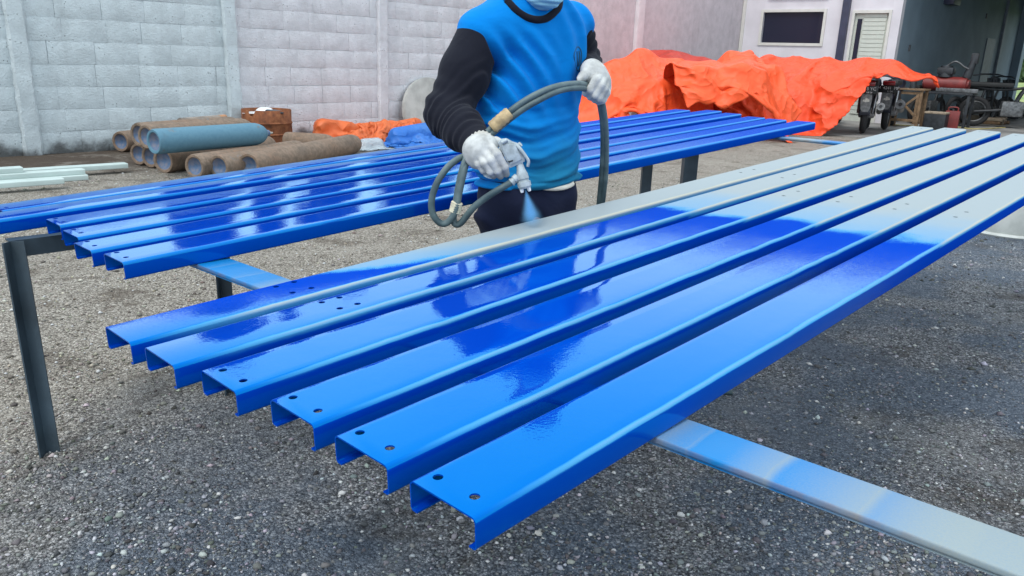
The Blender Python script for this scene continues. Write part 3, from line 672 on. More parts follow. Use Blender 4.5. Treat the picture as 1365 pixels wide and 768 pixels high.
def folds(P):
    l, d = lat(P); z = P[:, 2]; x = l*7
    low = np.clip((1.20-z)/.12, 0, 1); up = np.clip((z-1.12)/.1, 0, 1)
    n = np.sin(l*13+1.3)*1.1+np.sin(l*5.2+z*9)*.9+np.sin(l*29+z*4)*.35
    ph = z*75-l*9+n*1.6; s1 = np.sin(ph); s2 = np.sin(z*128+l*22+n*2.2)
    amp = .0044*low*(.35+.65*np.clip(.5+.5*np.sin(l*11+z*7+2), 0, 1))*np.clip((z-.83)/.05, .25, 1)
    r = amp*(1.25*s1**3+.22*s2)
    # pulls running from the right armpit and hanging from the shoulders
    q = (l+.16)*.85-(1.27-z)*.62; side = np.clip((.05-l)/.14, 0, 1)*np.clip((z-1.1)/.06, 0, 1)*np.clip((1.42-z)/.08, 0, 1)
    r += .0055*side*np.sin(q*95+np.sin(z*14))
    r += .0036*up*np.clip((l+.02)/.1, 0, 1)*np.sin(l*60+z*22+np.sin(z*17)*1.5)
    return r
HEM = .5*(pv(640, 246, PY)[2]+pv(718, 250, PY-.1)[2])
def shirt(P):
    l, d = lat(P); s = torso(P)
    # sleeve caps: shoulders flow into the arms
    sh = smin(rcone(P, S_R+E1*.07+np.array([0, 0, .012]), S_R, .075, .076), rcone(P, S_L-E1*.08, S_L, .07, .066), .01)
    s = smin(s, sh, .045); s = s-folds(P)
    hem = HEM+.018*np.clip(l/.18, -1, 1)*np.clip(l*8, 0, 1)
    band = np.exp(-((P[:, 2]-hem-.012)/.009)**2)*.0035-np.exp(-((P[:, 2]-hem-.027)/.004)**2)*.004; s = s-band
    return smax(s, hem-P[:, 2], .006)
def seam_r(P): return (P-(S_R+np.array([.012, 0, 0])))@(np.array([.9, .05, .42])/np.linalg.norm([.9, .05, .42]))
def sleeve_r(P):
    ax = (E_R-S_R)/np.linalg.norm(E_R-S_R); f = (W_R-E_R)/np.linalg.norm(W_R-E_R)
    u = (P-S_R)@ax; v = (P-E_R)@f; L1 = np.linalg.norm(E_R-S_R)
    k1 = np.clip((u-L1*.55)/.06, 0, 1)*np.clip(.5-v*8, 0, 1); k2 = np.clip(v/.03+.4, 0, 1)*np.clip((.235-v)/.05, .2, 1)
    side = (P-E_R)@np.cross(f, ax)
    wv = .0035*k2*np.sin(v*230+side*45+1.2*np.sin(side*50+v*30))*(.6+.4*np.sin(v*61+side*70))+.004*k1*np.sin(u*110+side*40+np.sin(side*60))
    wv += .002*np.sin(u*38+side*30)
    s = arm_r(P, .0015)-wv
    return smax(smax(s, seam_r(P), .004), -( .004-np.abs(0))-((P-W_R)@(-f))*1.0-.012, .004)
def sleeve_l(P):
    f = (W_L-E_L)/np.linalg.norm(W_L-E_L); u = (P-S_L)@((E_L-S_L)/np.linalg.norm(E_L-S_L))
    s = arm_l(P, .002)-.003*np.sin(u*160+P[:, 0]*60)
    n = np.array([-.80, -.15, .58]); n /= np.linalg.norm(n); return smax(smax(s, (P-(S_L+np.array([.0, 0, -.012])))@n, .004), ((P-W_L)@f)-.012, .004)
HEADC = np.array([pv(722, -42, PY-.10)[0], PY-.10, pv(722, -42, PY-.10)[2]])
FCE = E2*.93+np.array([0, 0, -.36]); FCE /= np.linalg.norm(FCE); HUP = np.array([0, 0, 1.0])-FCE*FCE[2]; HUP /= np.linalg.norm(HUP); HLT = np.cross(HUP, FCE)
HR = np.stack([HLT, FCE, HUP], 1)
def hp(l, f, u): return HEADC+HLT*l+FCE*f+HUP*u
NECK0 = np.array([cc[-1], PY, ZTOP-.03])
def head(P):
    s = ellip(P, hp(0, -.01, .025), (.074, .094, .092), HR); s = smin(s, ellip(P, hp(0, .025, -.045), (.056, .066, .068), HR), .03)
    s = smin(s, chain(P, [hp(0, .088, .012), hp(0, .104, -.022)], [.008, .014], .01), .012)            # nose
    for k in (-1, 1):
        s = smin(s, ellip(P, hp(.076*k, -.012, -.008), (.012, .02, .031), HR), .008)                     # ears
        s = smax(s, -ellip(P, hp(.031*k, .096, .014), (.017, .016, .009), HR), .012)                     # eye sockets
        s = smin(s, ellip(P, hp(.031*k, .078, .013), (.0125, .0125, .0115), HR), .003)                   # eyes
    s = smin(s, ellip(P, hp(0, .083, -.058), (.022, .009, .007), HR), .01)                               # mouth
    return s
def legs(P, o=0.0):
    hipz = .86; d = None
    for k in (-1, 1):
        h = np.array([PX-.004, PY, hipz-.04])+E1*(.082*k); kn = np.array([PX-.004, PY, .44])+E1*(.098*k)+E2*.012; an = np.array([PX-.004, PY, .09])+E1*(.108*k)-E2*.01
        c = chain(P, [h, kn, an], [.094+o, .074+o, .062+o], .03); d = c if d is None else smin(d, c, .03)
    return d
def trousers(P):
    z = P[:, 2]; l, d = lat(P)
    t = smax(torso(P, -.018), z-.93, .01); t = smax(t, .74-z, .05); s = smin(t, legs(P), .05)
    s = s-.004*np.sin(z*42+l*25+np.sin(l*30)*1.4)*np.clip((.86-z)/.1, 0, 1)-.003*np.sin(l*48+z*16)
    return smax(s, .055-z, .01)
def body(P):
    s = torso(P, -.026); s = smin(s, arm_r(P, -.024), .004); s = smin(s, arm_l(P, -.02), .004); s = smin(s, smin(legs(P, -.03), chain(P, [NECK0, hp(0, -.02, -.06)], [.062, .055]), .01), .03)
    s = smin(s, head(P), .02)
    for hand in (HAND_R, HAND_L):
        s = smin(s, hand(P, -.004), .012)
    for k in (-1, 1):
        an = np.array([PX-.004, PY, .07])+E1*(.108*k)-E2*.01; s = smin(s, rcone(P, an-E2*.03, an+E2*.13+np.array([0, 0, -.03]), .034, .026), .03)
    return s
# hands -------------------------------------------------------------
def finger(P, pts, r, o): return chain(P, pts, [r+o, r*.98+o, r*.92+o, r*.82+o][:len(pts)], .004)
YR = 2.37
fr_pts = [[pv(651, 191, YR-.015), pv(663, 205, YR-.05), pv(673, 223, YR-.045), pv(675, 232, YR-.02)],      # index round the grip
          [pv(645, 200, YR-.02), pv(655, 214, YR-.052), pv(663.5, 228, YR-.046), pv(667, 235, YR-.018)],
          [pv(639, 206, YR-.02), pv(646, 218, YR-.045), pv(653.5, 229, YR-.042), pv(658, 234.5, YR-.015)],
          [pv(633, 209, YR-.012), pv(638, 219, YR-.03), pv(644.5, 227.5, YR-.028), pv(649, 232, YR-.005)]]
fr_r = [.0125, .0128, .0125, .0112]
def HAND_R(P, o=0.0):
    w0, w1 = pv(632, 191, YR+.015), pv(643, 204, YR+.0)
    s = ellip(P, (pv(639, 201, YR+.005)), (.052+o, .034+o, .050+o)); s = smin(s, rcone(P, W_R+(w0-W_R)*.3, w1, .038+o, .040+o), .02)
    s = smin(s, rcone(P, pv(648, 193, YR), pv(636, 213, YR), .027+o, .023+o), .018)
    for p, r in zip(fr_pts, fr_r): s = smin(s, finger(P, p, r, o), .0035)
    th = chain(P, [pv(650, 190, YR+.02), pv(661, 189, YR+.03), pv(671, 192, YR+.028)], [.017+o, .0145+o, .012+o], .006)
    return smin(s, th, .010)
YL = 2.72
fl_pts = [[pv(799, 99, YL-.01), pv(795, 107, YL-.045), pv(787, 120, YL-.05), pv(781, 124, YL-.03)],
          [pv(804.5, 104, YL-.008), pv(801, 114, YL-.045), pv(793, 127, YL-.048), pv(787, 129, YL-.028)],
          [pv(808, 110, YL-.004), pv(805.5, 119, YL-.038), pv(799, 131, YL-.042), pv(793, 133, YL-.024)],
          [pv(810, 116, YL+.004), pv(808.5, 124, YL-.026), pv(803.5, 133.5, YL-.03), pv(798, 136, YL-.016)]]
fl_r = [.0165, .016, .015, .0135]
def HAND_L(P, o=0.0):
    s = ellip(P, pv(793, 101, YL), (.042+o, .036+o, .044+o)); s = smin(s, rcone(P, pv(788, 93, YL+.02), pv(801, 112, YL), .036+o, .034+o), .02)
    s = smin(s, rcone(P, pv(803, 108, YL), pv(803, 121, YL), .024+o, .02+o), .015)
    for p, r in zip(fl_pts, fl_r): s = smin(s, finger(P, p, r, o), .0035)
    th = chain(P, [pv(783, 95, YL-.01), pv(777, 102, YL-.035), pv(772, 107, YL-.045)], [.0185+o, .0155+o, .0125+o], .006)
    return smin(s, th, .012)
M_skin = mat('skin', (.36, .2, .13), .5, var=.08)
def cloth_mat(name, c, fine=.2, rough=.9, sheen=.03, overlay=None):
    N = NT(name, rough, spec=.08); W = N.world(); n = N.noise(5, 4, W); wv = N.noise(900, 2, W)
    col = N.mix(n, tuple(v*.82 for v in c), tuple(min(1, v*1.15) for v in c))
    if overlay: col = overlay(N, col, W)
    N.b.inputs['Sheen Weight'].default_value = sheen
    nm = N.bump(wv, fine, .001); nm = N.bump(N.noise(13, 3, N.scalevec(W, (1, 1, 1.3)), .5, .8), .35, .012, nm); return N.out(col, None, nm)
def shirt_low_teal(N, col, W):
    x, y, z = N.sep(W); n = N.noise(7, 4, W)
    lowr = N.math('MULTIPLY', N.smooth(N.math('ADD', z, N.math('MULTIPLY', n, .2)), 1.3, .98), N.smooth(N.math('ADD', x, N.math('MULTIPLY', n, .2)), -.06, .2))
    return N.mix(N.math('MULTIPLY', lowr, .85), col, (.012, .145, .235))          # duller teal towards the lower part of his left side
M_shirt = cloth_mat('blue_jersey', (.0008, .185, .56), overlay=shirt_low_teal)
M_sleeve = cloth_mat('black_jersey', (.011, .012, .019), sheen=.05)
M_trous = cloth_mat('navy_trousers', (.014, .018, .042), sheen=.05)
N = NT('white_cotton_glove', .95, spec=.15); W = N.world(); n = N.noise(30, 4, W); n2 = N.noise(8, 4, W); kn = N.noise(420, 2, W)
c = N.mix(N.smooth(n, .35, .75), (.50, .51, .50), (.30, .305, .30)); c = N.mix(N.math('MULTIPLY', N.smooth(n2, .5, .7), .5), c, (.36, .33, .27))
M_glove = N.out(c, None, N.bump(N.noise(40, 3, W), .25, .004, N.bump(kn, .6, .0018)))
lo0 = np.array([PX-.42, PY-.55, 0]); 
part('body', body, lo0+np.array([-.0, 0, 0]), (PX+.45, PY+.42, 1.86), .0125, M_skin, man)
shirt_o = part('shirt', shirt, (PX-.32, PY-.28, .78), (PX+.30, PY+.30, ZTOP+.03), .0052, M_shirt, man)
part('sleeve', sleeve_r, np.minimum(np.minimum(S_R, E_R), W_R)-.1, np.maximum(np.maximum(S_R, E_R), W_R)+.1, .0046, M_sleeve, man)
part('sleeve', sleeve_l, np.minimum(np.minimum(S_L, E_L), W_L)-.09, np.maximum(np.maximum(S_L, E_L), W_L)+.09, .0055, M_sleeve, man)
part('trousers', trousers, (PX-.3, PY-.3, 0), (PX+.3, PY+.3, .96), .0085, M_trous, man)
def cuffed(hand, wrist, axis, half):
    def fn(P): return smax(hand(P), -((P-wrist)@axis)-half, .004)
    return fn
fR = (pv(639, 201, YR)-W_R); fR /= np.linalg.norm(fR); fL = (pv(793, 104, YL-.02)-W_L); fL /= np.linalg.norm(fL)
gR = part('glove', cuffed(HAND_R, W_R, fR, .0), pv(612, 240, YR)-np.array([0, .12, .02]), pv(682, 178, YR)+np.array([.01, .14, .03]), .0026, M_glove, man)
gR['label'] = 'glove gripping the spray gun'
gL = part('glove', cuffed(HAND_L, W_L, fL, .0), pv(765, 145, YL)-np.array([0, .12, .0]), pv(818, 78, YL)+np.array([.0, .14, .02]), .0028, M_glove, man)
gL['label'] = 'glove holding up the hose'
def ribbed_cuff(c, ax, r0, r1, L, parent, nr=26):
    ax = ax/np.linalg.norm(ax); u = np.cross(ax, (0, 0, 1.0)); u /= np.linalg.norm(u); vv = np.cross(ax, u); v = []; seg = nr*4
    prof = [(-.012, r0-.005), (-.010, r0+.0015), (0, r0+.002), (L*.3, r0), (L*.7, r1), (L, r1-.004)]
    for d, r in prof:
        for k in range(seg):
            a = 2*math.pi*k/seg; rr = r+.0013*math.cos(nr*a); v.append(np.array(c)+ax*d+(u*math.cos(a)+vv*math.sin(a))*rr)
    f = [(i*seg+k, i*seg+(k+1) % seg, (i+1)*seg+(k+1) % seg, (i+1)*seg+k) for i in range(len(prof)-1) for k in range(seg)]
    o = link('glove_cuff', mesh('glove_cuff', v, f, True, None), M_glove, parent); o.matrix_local = Matrix.Translation(-Vector(ABS[man.name])); o.parent = parent
    o.matrix_parent_inverse = Matrix.Identity(4); o.matrix_local = Matrix.Identity(4); 
    return o
ribbed_cuff(W_R, fR, .0475, .0455, .036, gR); ribbed_cuff(W_L, fL, .039, .041, .018, gL)
# collar, mask, hair, badge, undershirt, shoes
cp = []
for a in np.linspace(0, 2*math.pi, 41)[:-1]:
    base = np.array([pv(711, 0, PY-.02)[0], PY-.025, 0]); c3 = base+E1*(.082*math.cos(a))+E2*(.088*math.sin(a)); c3[2] = 1.515-.055*math.sin(a)-.012*abs(math.sin(a)); cp.append(c3)
ctr = [march(x, y, shirt) for x, y in ((676, 1), (684, 10), (693, 18), (704, 24), (716, 26.5), (728, 24.5), (738, 17.5), (745, 8))]
ctr = [c for c in ctr if c is not None]
back = [ctr[-1]+np.array([.0, .07, .045]), np.array([ctr[-1][0]-.03, PY+.07, ctr[-1][2]+.085]), np.array([ctr[0][0]+.04, PY+.05, ctr[0][2]+.075]), ctr[0]+np.array([-.002, .06, .035])]
loop = catmull(ctr+back+[ctr[0]], 6)
o = link('collar', tube_mesh('collar', loop, .0125, 10, False), M_sleeve, man); o.matrix_local = Matrix.Translation(-Vector(ABS[man.name]))
M_mask = NT('pale_blue_mask', .8); W = M_mask.world(); zz2 = M_mask.sep(W)[2]
pl = M_mask.math('SINE', M_mask.math('MULTIPLY', zz2, 520)); M_mask = M_mask.out(M_mask.mix(M_mask.noise(20, 3, W), (.22, .50, .64), (.36, .64, .75)), None, M_mask.bump(pl, .35, .002))
def mask(P):
    s = ellip(P, hp(0, .032, -.05), (.068, .086, .068), HR); q = P-HEADC; f = q@FCE; u = q@HUP; l = q@HLT
    s = s-.0016*np.sin(u*260)
    return smax(smax(s, -(f-.012), .006), u+.006, .005)
part('face_mask', mask, HEADC-.17, HEADC+.17, .0052, M_mask, man)
def hair(P):
    q = P-HEADC; f = q@FCE; u = q@HUP
    s = ellip(P, hp(0, -.014, .03), (.081, .1, .099), HR)-.002*np.sin(P[:, 0]*170+P[:, 2]*90); return smax(s, -(u-.02-f*.55-.01*np.sin(P[:, 0]*130)), .01)
part('hair', hair, HEADC-.16, HEADC+.16, .007, mat('black_hair', (.012, .01, .009), .5, bump=.5, bscale=200), man)
ut = [march(x, y, lambda P: torso(P, -.001)) for x, y in ((716, 250.5), (726, 252.5), (738, 253.5), (750, 252.5), (758, 250), (763, 247))]
o = link('undershirt_hem', tube_mesh('undershirt_hem', catmull([u+np.array([0, .006, .006]) for u in ut if u is not None], 6), .0105, 8), mat('off_white_undershirt', (.62, .58, .5), .9, bump=.3, bscale=80), man)
o.matrix_local = Matrix.Translation(-Vector(ABS[man.name]))
M_badge = mat('dark_teal_print', (.004, .07, .16), .8); M_badge2 = mat('pale_teal_print', (.03, .27, .5), .8)
ol = [(767.5, 66), (770.5, 62.5), (774, 66), (775.5, 72), (774.5, 84), (771.5, 94), (768, 90), (766, 80), (765.6, 72), (767.5, 66)]
bp = [march(x, y, shirt) for x, y in ol]; bp = [b+np.array([-.001, -.002, 0]) for b in bp if b is not None]
o = link('chest_emblem', tube_mesh('chest_emblem', catmull(bp, 5), .0022, 6), M_badge, man); o.matrix_local = Matrix.Translation(-Vector(ABS[man.name]))
for ln in ([(768.5, 69), (769, 80), (770, 88)], [(771.5, 68), (772.5, 77), (771.5, 87)]):
    bp = [march(x, y, shirt) for x, y in ln]; bp = [b+np.array([-.001, -.001, 0]) for b in bp if b is not None]
    if len(bp) > 1:
        q = link('emblem_stroke', tube_mesh('emblem_stroke', catmull(bp, 5), .0048, 6), M_badge, o)
M_shoe = mat('black_rubber_shoe', (.02, .02, .022), .55)
for k in (-1, 1):
    an = np.array([PX-.004, PY, .0])+E1*(.108*k)-E2*.01
    def shoe(P, an=an):
        s = rcone(P, an-E2*.045+np.array([0, 0, .05]), an+E2*.15+np.array([0, 0, .036]), .05, .038); s = smin(s, rcone(P, an+np.array([0, 0, .06]), an+np.array([0, 0, .1]), .05, .047), .02); return smax(s, .002-P[:, 2], .006)
    part('shoe', shoe, an-np.array([.22, .22, .01]), an+np.array([.22, .22, .17]), .008, M_shoe, man)

# ------------------------------------------------------------------ spray gun and hoses
gun = empty('spray_gun', pv(685, 205, YR-.01)); ABS[gun.name] = tuple(gun.location); tag(gun, 'grey paint-crusted spray gun held in the right glove, nozzle pointing down', 'spray gun')
M_gun = mat('paint_crusted_grey_metal', (.33, .38, .40), .5, var=.25, scale=40, bump=.25, bscale=220, bdist=.0012); M_gun2 = mat('pale_plastic_tip', (.75, .78, .78), .4)
def gpart(name, me, m=None, parent=None):
    o = link(name, me, m or M_gun, parent or gun)
    if parent is None: o.matrix_local = Matrix.Translation(-gun.location)
    return o
def prism(name, pts, Y, th, bev=.003):
    bm = bmesh.new(); a = [bm.verts.new(pv(x, y, Y-th/2)) for x, y in pts]; b = [bm.verts.new(pv(x, y, Y-th/2)+np.array([0, th, 0])) for x, y in pts]; n = len(pts)
    bm.faces.new(a); bm.faces.new(b[::-1])
    for i in range(n): bm.faces.new((a[i], b[i], b[(i+1) % n], a[(i+1) % n]))
    bmesh.ops.recalc_face_normals(bm, faces=bm.faces[:]); bmesh.ops.bevel(bm, geom=bm.edges[:], offset=bev, segments=2, profile=.6, affect='EDGES'); return bm_mesh(name, bm)
YG = YR-.03
gpart('body', prism('body', [(663.5, 190.5), (668, 186.5), (675, 185.5), (683, 190), (690, 192), (695.5, 203), (700, 215.5), (690, 220), (679.5, 224.5)], YG, .034))
gpart('side_plate', prism('side_plate', [(668, 195), (676, 191.5), (687, 193.5), (696, 212), (688, 216.5), (680, 220)], YG-.0185, .006, .002))
gpart('trigger_guard', tube_mesh('trigger_guard', catmull([pv(688, 193, YG-.012), pv(694.5, 200, YG-.018), pv(701, 209, YG-.02), pv(704.5, 215, YG-.02), pv(703.5, 222, YG-.018)], 6), np.linspace(.006, .0045, 25), 8))
gpart('top_screw', (lambda bm: (cyl_bm(bm, pv(690, 195.5, YG), pv(694, 192, YG-.004), .0075, .0075, 14), bm_mesh('top_screw', bm))[1])(bmesh.new()))
gpart('hinge', (lambda bm: (cyl_bm(bm, pv(669, 190.5, YG-.022), pv(676, 186.5, YG-.02), .0055, .0055, 12), bm_mesh('hinge', bm))[1])(bmesh.new()))
gpart('slot', prism('slot', [(676.5, 215), (681, 214), (684, 213), (684, 215), (679, 217.2)], YG-.0205, .004, .0006), mat('dark_slot', (.02, .025, .03), .6))
gpart('grip', tube_mesh('grip', catmull([pv(672, 197, YG+.02), pv(664, 210, YG+.012), pv(655, 224, YG+.01), pv(650, 236, YG+.012)], 5), .014, 10))
def rings(name, pa, pb2, prof, m=None, seg=22):
    a, b = np.array(pa), np.array(pb2); ax = b-a; L = np.linalg.norm(ax); ax /= L; u = np.cross(ax, (0, 1.0, 0)); u /= np.linalg.norm(u); vv = np.cross(ax, u); v = []
    for t, r in prof:
        for k in range(seg):
            an = 2*math.pi*k/seg; v.append(a+ax*(L*t)+(u*math.cos(an)+vv*math.sin(an))*r)
    n = len(prof); f = [(i*seg+k, i*seg+(k+1) % seg, (i+1)*seg+(k+1) % seg, (i+1)*seg+k) for i in range(n-1) for k in range(seg)]+[tuple(range(seg))[::-1], tuple((n-1)*seg+k for k in range(seg))]
    return gpart(name, mesh(name, v, f, True, 30), m)
nz0, nz1 = pv(692, 216, YG-.004), pv(699.5, 249, YG-.012)
rings('barrel', nz0, nz1, [(0, .010), (.3, .0125), (.5, .0175), (.68, .0185), (.72, .0165), (.78, .0165), (.8, .0205), (.99, .0205), (1.0, .018), (1.06, .017), (1.08, .006)])
for k in range(16):
    pass
rings('elbow', pv(690, 236, YG-.008), pv(681.5, 243.5, YG-.012), [(0, .013), (.5, .013), (.55, .0105), (.75, .0105), (.78, .0125), (1, .0125)])
for a, b in (((694.5, 249), (696.3, 257)), ((703.5, 247.5), (706.2, 255))): rings('air_horn', pv(*a, YG-.016), pv(*b, YG-.018), [(0, .006), (.7, .0058), (1, .004)], M_gun2, 12)
# hoses
M_hose = mat('grey_blue_rubber_hose', (.045, .085, .10), .55, var=.3, scale=14, bump=.2, bscale=120, c2=(.10, .145, .15))
hz = lambda L: [pv(*p) for p in L]
hA = hz([(681, 243.5, YG-.012), (668, 251, YG-.02), (650, 262, YG-.01), (633, 275, YG), (622, 288, YG+.02), (613.5, 298, YG+.03), (606.5, 298.5, YG+.035), (604.5, 290, YG+.035), (608, 268, YG+.035), (613, 240, YG+.04), (619, 218, YG+.045), (627, 202, YG+.06), (640, 186, YG+.09), (652, 174, YG+.11), (668, 159, YG+.115), (690, 141, YG+.12), (715, 126, YG+.13), (740, 116, YG+.16), (765, 112, YG+.22), (783, 114, YL-.018), (797, 122, YL-.005), (803, 138, YL+.01), (807, 165, YL+.05), (808, 200, YL+.1), (807, 235, YL+.13), (804, 262, YL+.16)])
hB = hz([(622, 207, YG+.075), (609, 213, YG+.055), (596, 224, YG+.03), (583, 243, YG+.02), (575.5, 266, YG+.015), (577, 285, YG+.015), (586, 297, YG+.02), (596, 297, YG+.022), (605, 286, YG+.02), (609, 274, YG+.02), (612, 258, YG+.025), (617, 235, YG+.035), (622, 216, YG+.05), (630, 203, YG+.075), (644, 189, YG+.1), (657, 177, YG+.11), (674, 163, YG+.115), (695, 147, YG+.12), (717, 134, YG+.13), (742, 122, YG+.16), (766, 117, YG+.22), (784, 119, YL-.012), (798, 126, YL+.002), (800, 140, YL+.02), (803.5, 165, YL+.055), (804, 200, YL+.105), (802, 235, YL+.135), (799.5, 262, YL+.165)])
for L in (hA, hB):
    p = L[-1].copy(); d = np.array([.0, .03, 0]); L += [np.array([p[0]-.004, p[1]+.04, p[2]-.25]), np.array([p[0]+.0, p[1]+.10, .05]), np.array([p[0]+.1, p[1]+.2, .014]), np.array([p[0]+.6, p[1]+.1, .013])]
hs = empty('paint_hose', gun.location); ABS[hs.name] = tuple(gun.location); tag(hs, 'twin grey rubber hoses looped from the spray gun up to the raised glove', 'hose')
for L in (hA, hB):
    o = link('hose', tube_mesh('hose', catmull(L, 12), .0104, 12), M_hose, hs); o.matrix_local = Matrix.Translation(-hs.location)
def wrap(name, a, b, r, m):
    n = 10; v = [np.array(a)+(np.array(b)-np.array(a))*k/n for k in range(n+1)]; rr = [r*(.93+.07*((k % 2)))*(1 if 0 < k < n else .9) for k in range(n+1)]
    o = link(name, tube_mesh(name, v, rr, 16), m, hs); o.matrix_local = Matrix.Translation(-hs.location)
wrap('tan_tape', pv(655.5, 171, YG+.112), pv(680, 150, YG+.117), .0215, mat('tan_tape', (.38, .28, .15), .6, var=.3, scale=40, bump=.4))
wrap('cream_tape', pv(606, 284, YG+.028), pv(609.5, 269, YG+.028), .0185, mat('cream_tape', (.6, .56, .42), .7, var=.2, scale=40, bump=.5))
# paint mist leaving the nozzle: uncountable, a real volume
a, b = pv(700.5, 253, YG-.016), pv(711, 302, YG+.02); ax = b-a; Lm = np.linalg.norm(ax); ax /= Lm
u = np.cross(ax, (0, 1.0, 0)); u /= np.linalg.norm(u); vv = np.cross(ax, u); v = []; seg = 20; SLP = .55
for t in (0.01, 1):
    for k in range(seg): an = 2*math.pi*k/seg; v.append(a+ax*(Lm*t)+(u*math.cos(an)+vv*math.sin(an))*(.003+SLP*Lm*t))
f = [(k, (k+1) % seg, seg+(k+1) % seg, seg+k) for k in range(seg)]+[tuple(range(seg))[::-1], tuple(seg+k for k in range(seg))]
N = NT('blue_paint_mist'); t = N.t; t.nodes.remove(N.b)
def vm(op, A, B):
    n = N.node('ShaderNodeVectorMath', operation=op); N.put(n.inputs[0], A); N.put(n.inputs[1], B); return n
rel = vm('SUBTRACT', N.world(), tuple(float(x) for x in a)).outputs[0]
al = vm('DOT_PRODUCT', rel, tuple(float(x) for x in ax)).outputs['Value']; ln = vm('LENGTH', rel, (0, 0, 0)).outputs['Value']
pr = N.math('SQRT', N.math('MAXIMUM', N.math('SUBTRACT', N.math('MULTIPLY', ln, ln), N.math('MULTIPLY', al, al)), 0.0))
ra = N.math('DIVIDE', pr, N.math('ADD', N.math('MULTIPLY', al, SLP), .003)); core = N.math('POWER', N.smooth(ra, 1.0, .0), 3.4)
den = N.math('MULTIPLY', core, N.math('DIVIDE', 6.5, N.math('ADD', al, .03))); den = N.math('MULTIPLY', den, N.smooth(al, Lm, Lm*.6))
den = N.math('MULTIPLY', den, N.math('ADD', .6, N.math('MULTIPLY', N.noise(45, 3, N.world()), .8)))
pvn = N.node('ShaderNodeVolumePrincipled'); pvn.inputs['Color'].default_value = (.3, .66, .99, 1); N.put(pvn.inputs['Density'], den)
t.links.new(pvn.outputs[0], t.nodes['Material Output'].inputs['Volume']); m = N.m
o = link('paint_mist', mesh('paint_mist', v, f), m); tag(o, 'thin cone of blue paint mist between the nozzle and the channels', 'paint mist', kind='stuff')
# ------------------------------------------------------------------ old gas cylinders lying by the wall
N = NT('rusty_cylinder_paint', .75, spec=.3); P = N.obj(); W = N.world(); n = N.noise(7, 5, W, .65); n2 = N.noise(26, 5, W, .7); n3 = N.noise(2.2, 3, W)
rust = N.mix(N.smooth(n2, .35, .65), N.mix(n, (.10, .068, .047), (.19, .15, .115)), N.mix(n3, (.19, .095, .05), (.26, .22, .18)))
bl = N.mix(n2, (.06, .15, .22), (.12, .24, .31)); k = N.attr('blue_left')
f = N.smooth(N.math('ADD', n, N.math('MULTIPLY', N.math('SUBTRACT', k, .5), .9)), .42, .6)
c = N.mix(f, rust, bl); c = N.mix(N.math('MULTIPLY', N.smooth(n3, .55, .7), .5), c, (.07, .055, .045)); M_cyl = N.out(c, None, N.bump(n2, .15, .003))
M_cyl_in = mat('blue_cylinder_base', (.09, .19, .36), .7, var=.4, scale=20, c2=(.16, .16, .2), bump=.3)
M_valve = mat('dull_valve_metal', (.3, .29, .26), .5, var=.3)
def cylinder(a, b, r, lab, blue=0.0, collar=True):
    a, b = np.array(a), np.array(b); x = b-a; L = np.linalg.norm(x); x /= L; zc = np.array([0, 0, 1.0])-x*x[2]; zc /= np.linalg.norm(zc); y = np.cross(zc, x)
    root = empty('gas_cylinder', mw=frame(a, zc, np.cross(x, zc), x)); tag(root, lab, 'gas cylinder', 'gas cylinders lying by the wall')
    prof = [(r*.70, .012), (r*.76, .002), (r*.93, .0), (r*.985, .018), (r, .05), (r, L*.4), (r*1.004, L*.6), (r, L-.24), (r*.97, L-.19), (r*.88, L-.14), (r*.72, L-.095), (r*.5, L-.06), (r*.3, L-.04), (.001, L-.038)]
    o = link('body', lathe_mesh('body', prof, 30), M_cyl, root); o['blue_left'] = blue
    link('base_recess', lathe_mesh('base_recess', [(r*.70, .013), (r*.62, .03), (r*.45, .05), (r*.22, .06), (.001, .062)], 24), M_cyl_in, root)
    link('neck', lathe_mesh('neck', [(r*.31, L-.045), (r*.30, L-.02), (r*.27, L-.0), (.001, L)], 16), M_cyl_in if blue > .5 else M_cyl, root)
    v = link('valve', lathe_mesh('valve', [(.001, L-.01), (.016, L-.008), (.016, L+.03), (.011, L+.034), (.011, L+.055), (.001, L+.056)], 12), M_valve, root)
    return root
R0 = .128
def gc(x, y, z=R0): return gr(x, y, z)
low = R0; up = R0*2.72
lowc = [(184, 205.5, 338, 190), (199, 209, 352, 192)]
cyls = [(gc(160, 189), gc(300, 172), R0, 'brown rusty gas cylinder farthest left, lying alone beside the wall', .15),
        (gc(184, 205.5), gc(330, 187.5), R0*.96, 'gas cylinder at the left of the bottom layer of the pile', .2),
        (gc(199.5, 209), gc(345, 190), R0*.96, 'second gas cylinder from the left in the bottom layer of the pile', .25),
        (gc(217, 214.5), gc(366, 192.5), R0*1.06, 'thick rusty brown gas cylinder in front of the pile', .12),
        (gc(258.5, 222), gc(408, 199), R0*.98, 'grey brown gas cylinder lying behind the back row, right of the thick rusty one', .3),
        (gc(291, 222.5), gc(402, 204), R0*.96, 'grey gas cylinder half hidden beside the longest brown cylinder', .3),
        (gc(331, 221), gc(478, 190.5), R0*1.02, 'long brown gas cylinder with a blue cap at the right end of the pile', .12),
        (gc(381.5, 188), gc(452, 192), R0*.95, 'brown gas cylinder lying behind the long one, next to the rusty drum', .1)]
for c in cyls: cylinder(*c)
a1, b1 = gc(204.6, 189, .36), gc(366, 175.5, .36)
for (fx, fy), (ex, ey), lab, bl in (((184, 179.5), (322, 168), 'gas cylinder at the back of the top layer, its base showing beside two others', .35), ((194, 182.5), (338, 170.5), 'gas cylinder in the middle of the top layer of the pile', .2), ((204.6, 189), (358, 177.5), 'pale blue gas cylinder on top of the pile with a blue neck', .74)):
    cylinder(gr(fx, fy, .365), gr(ex, ey, .365), R0, lab, bl)
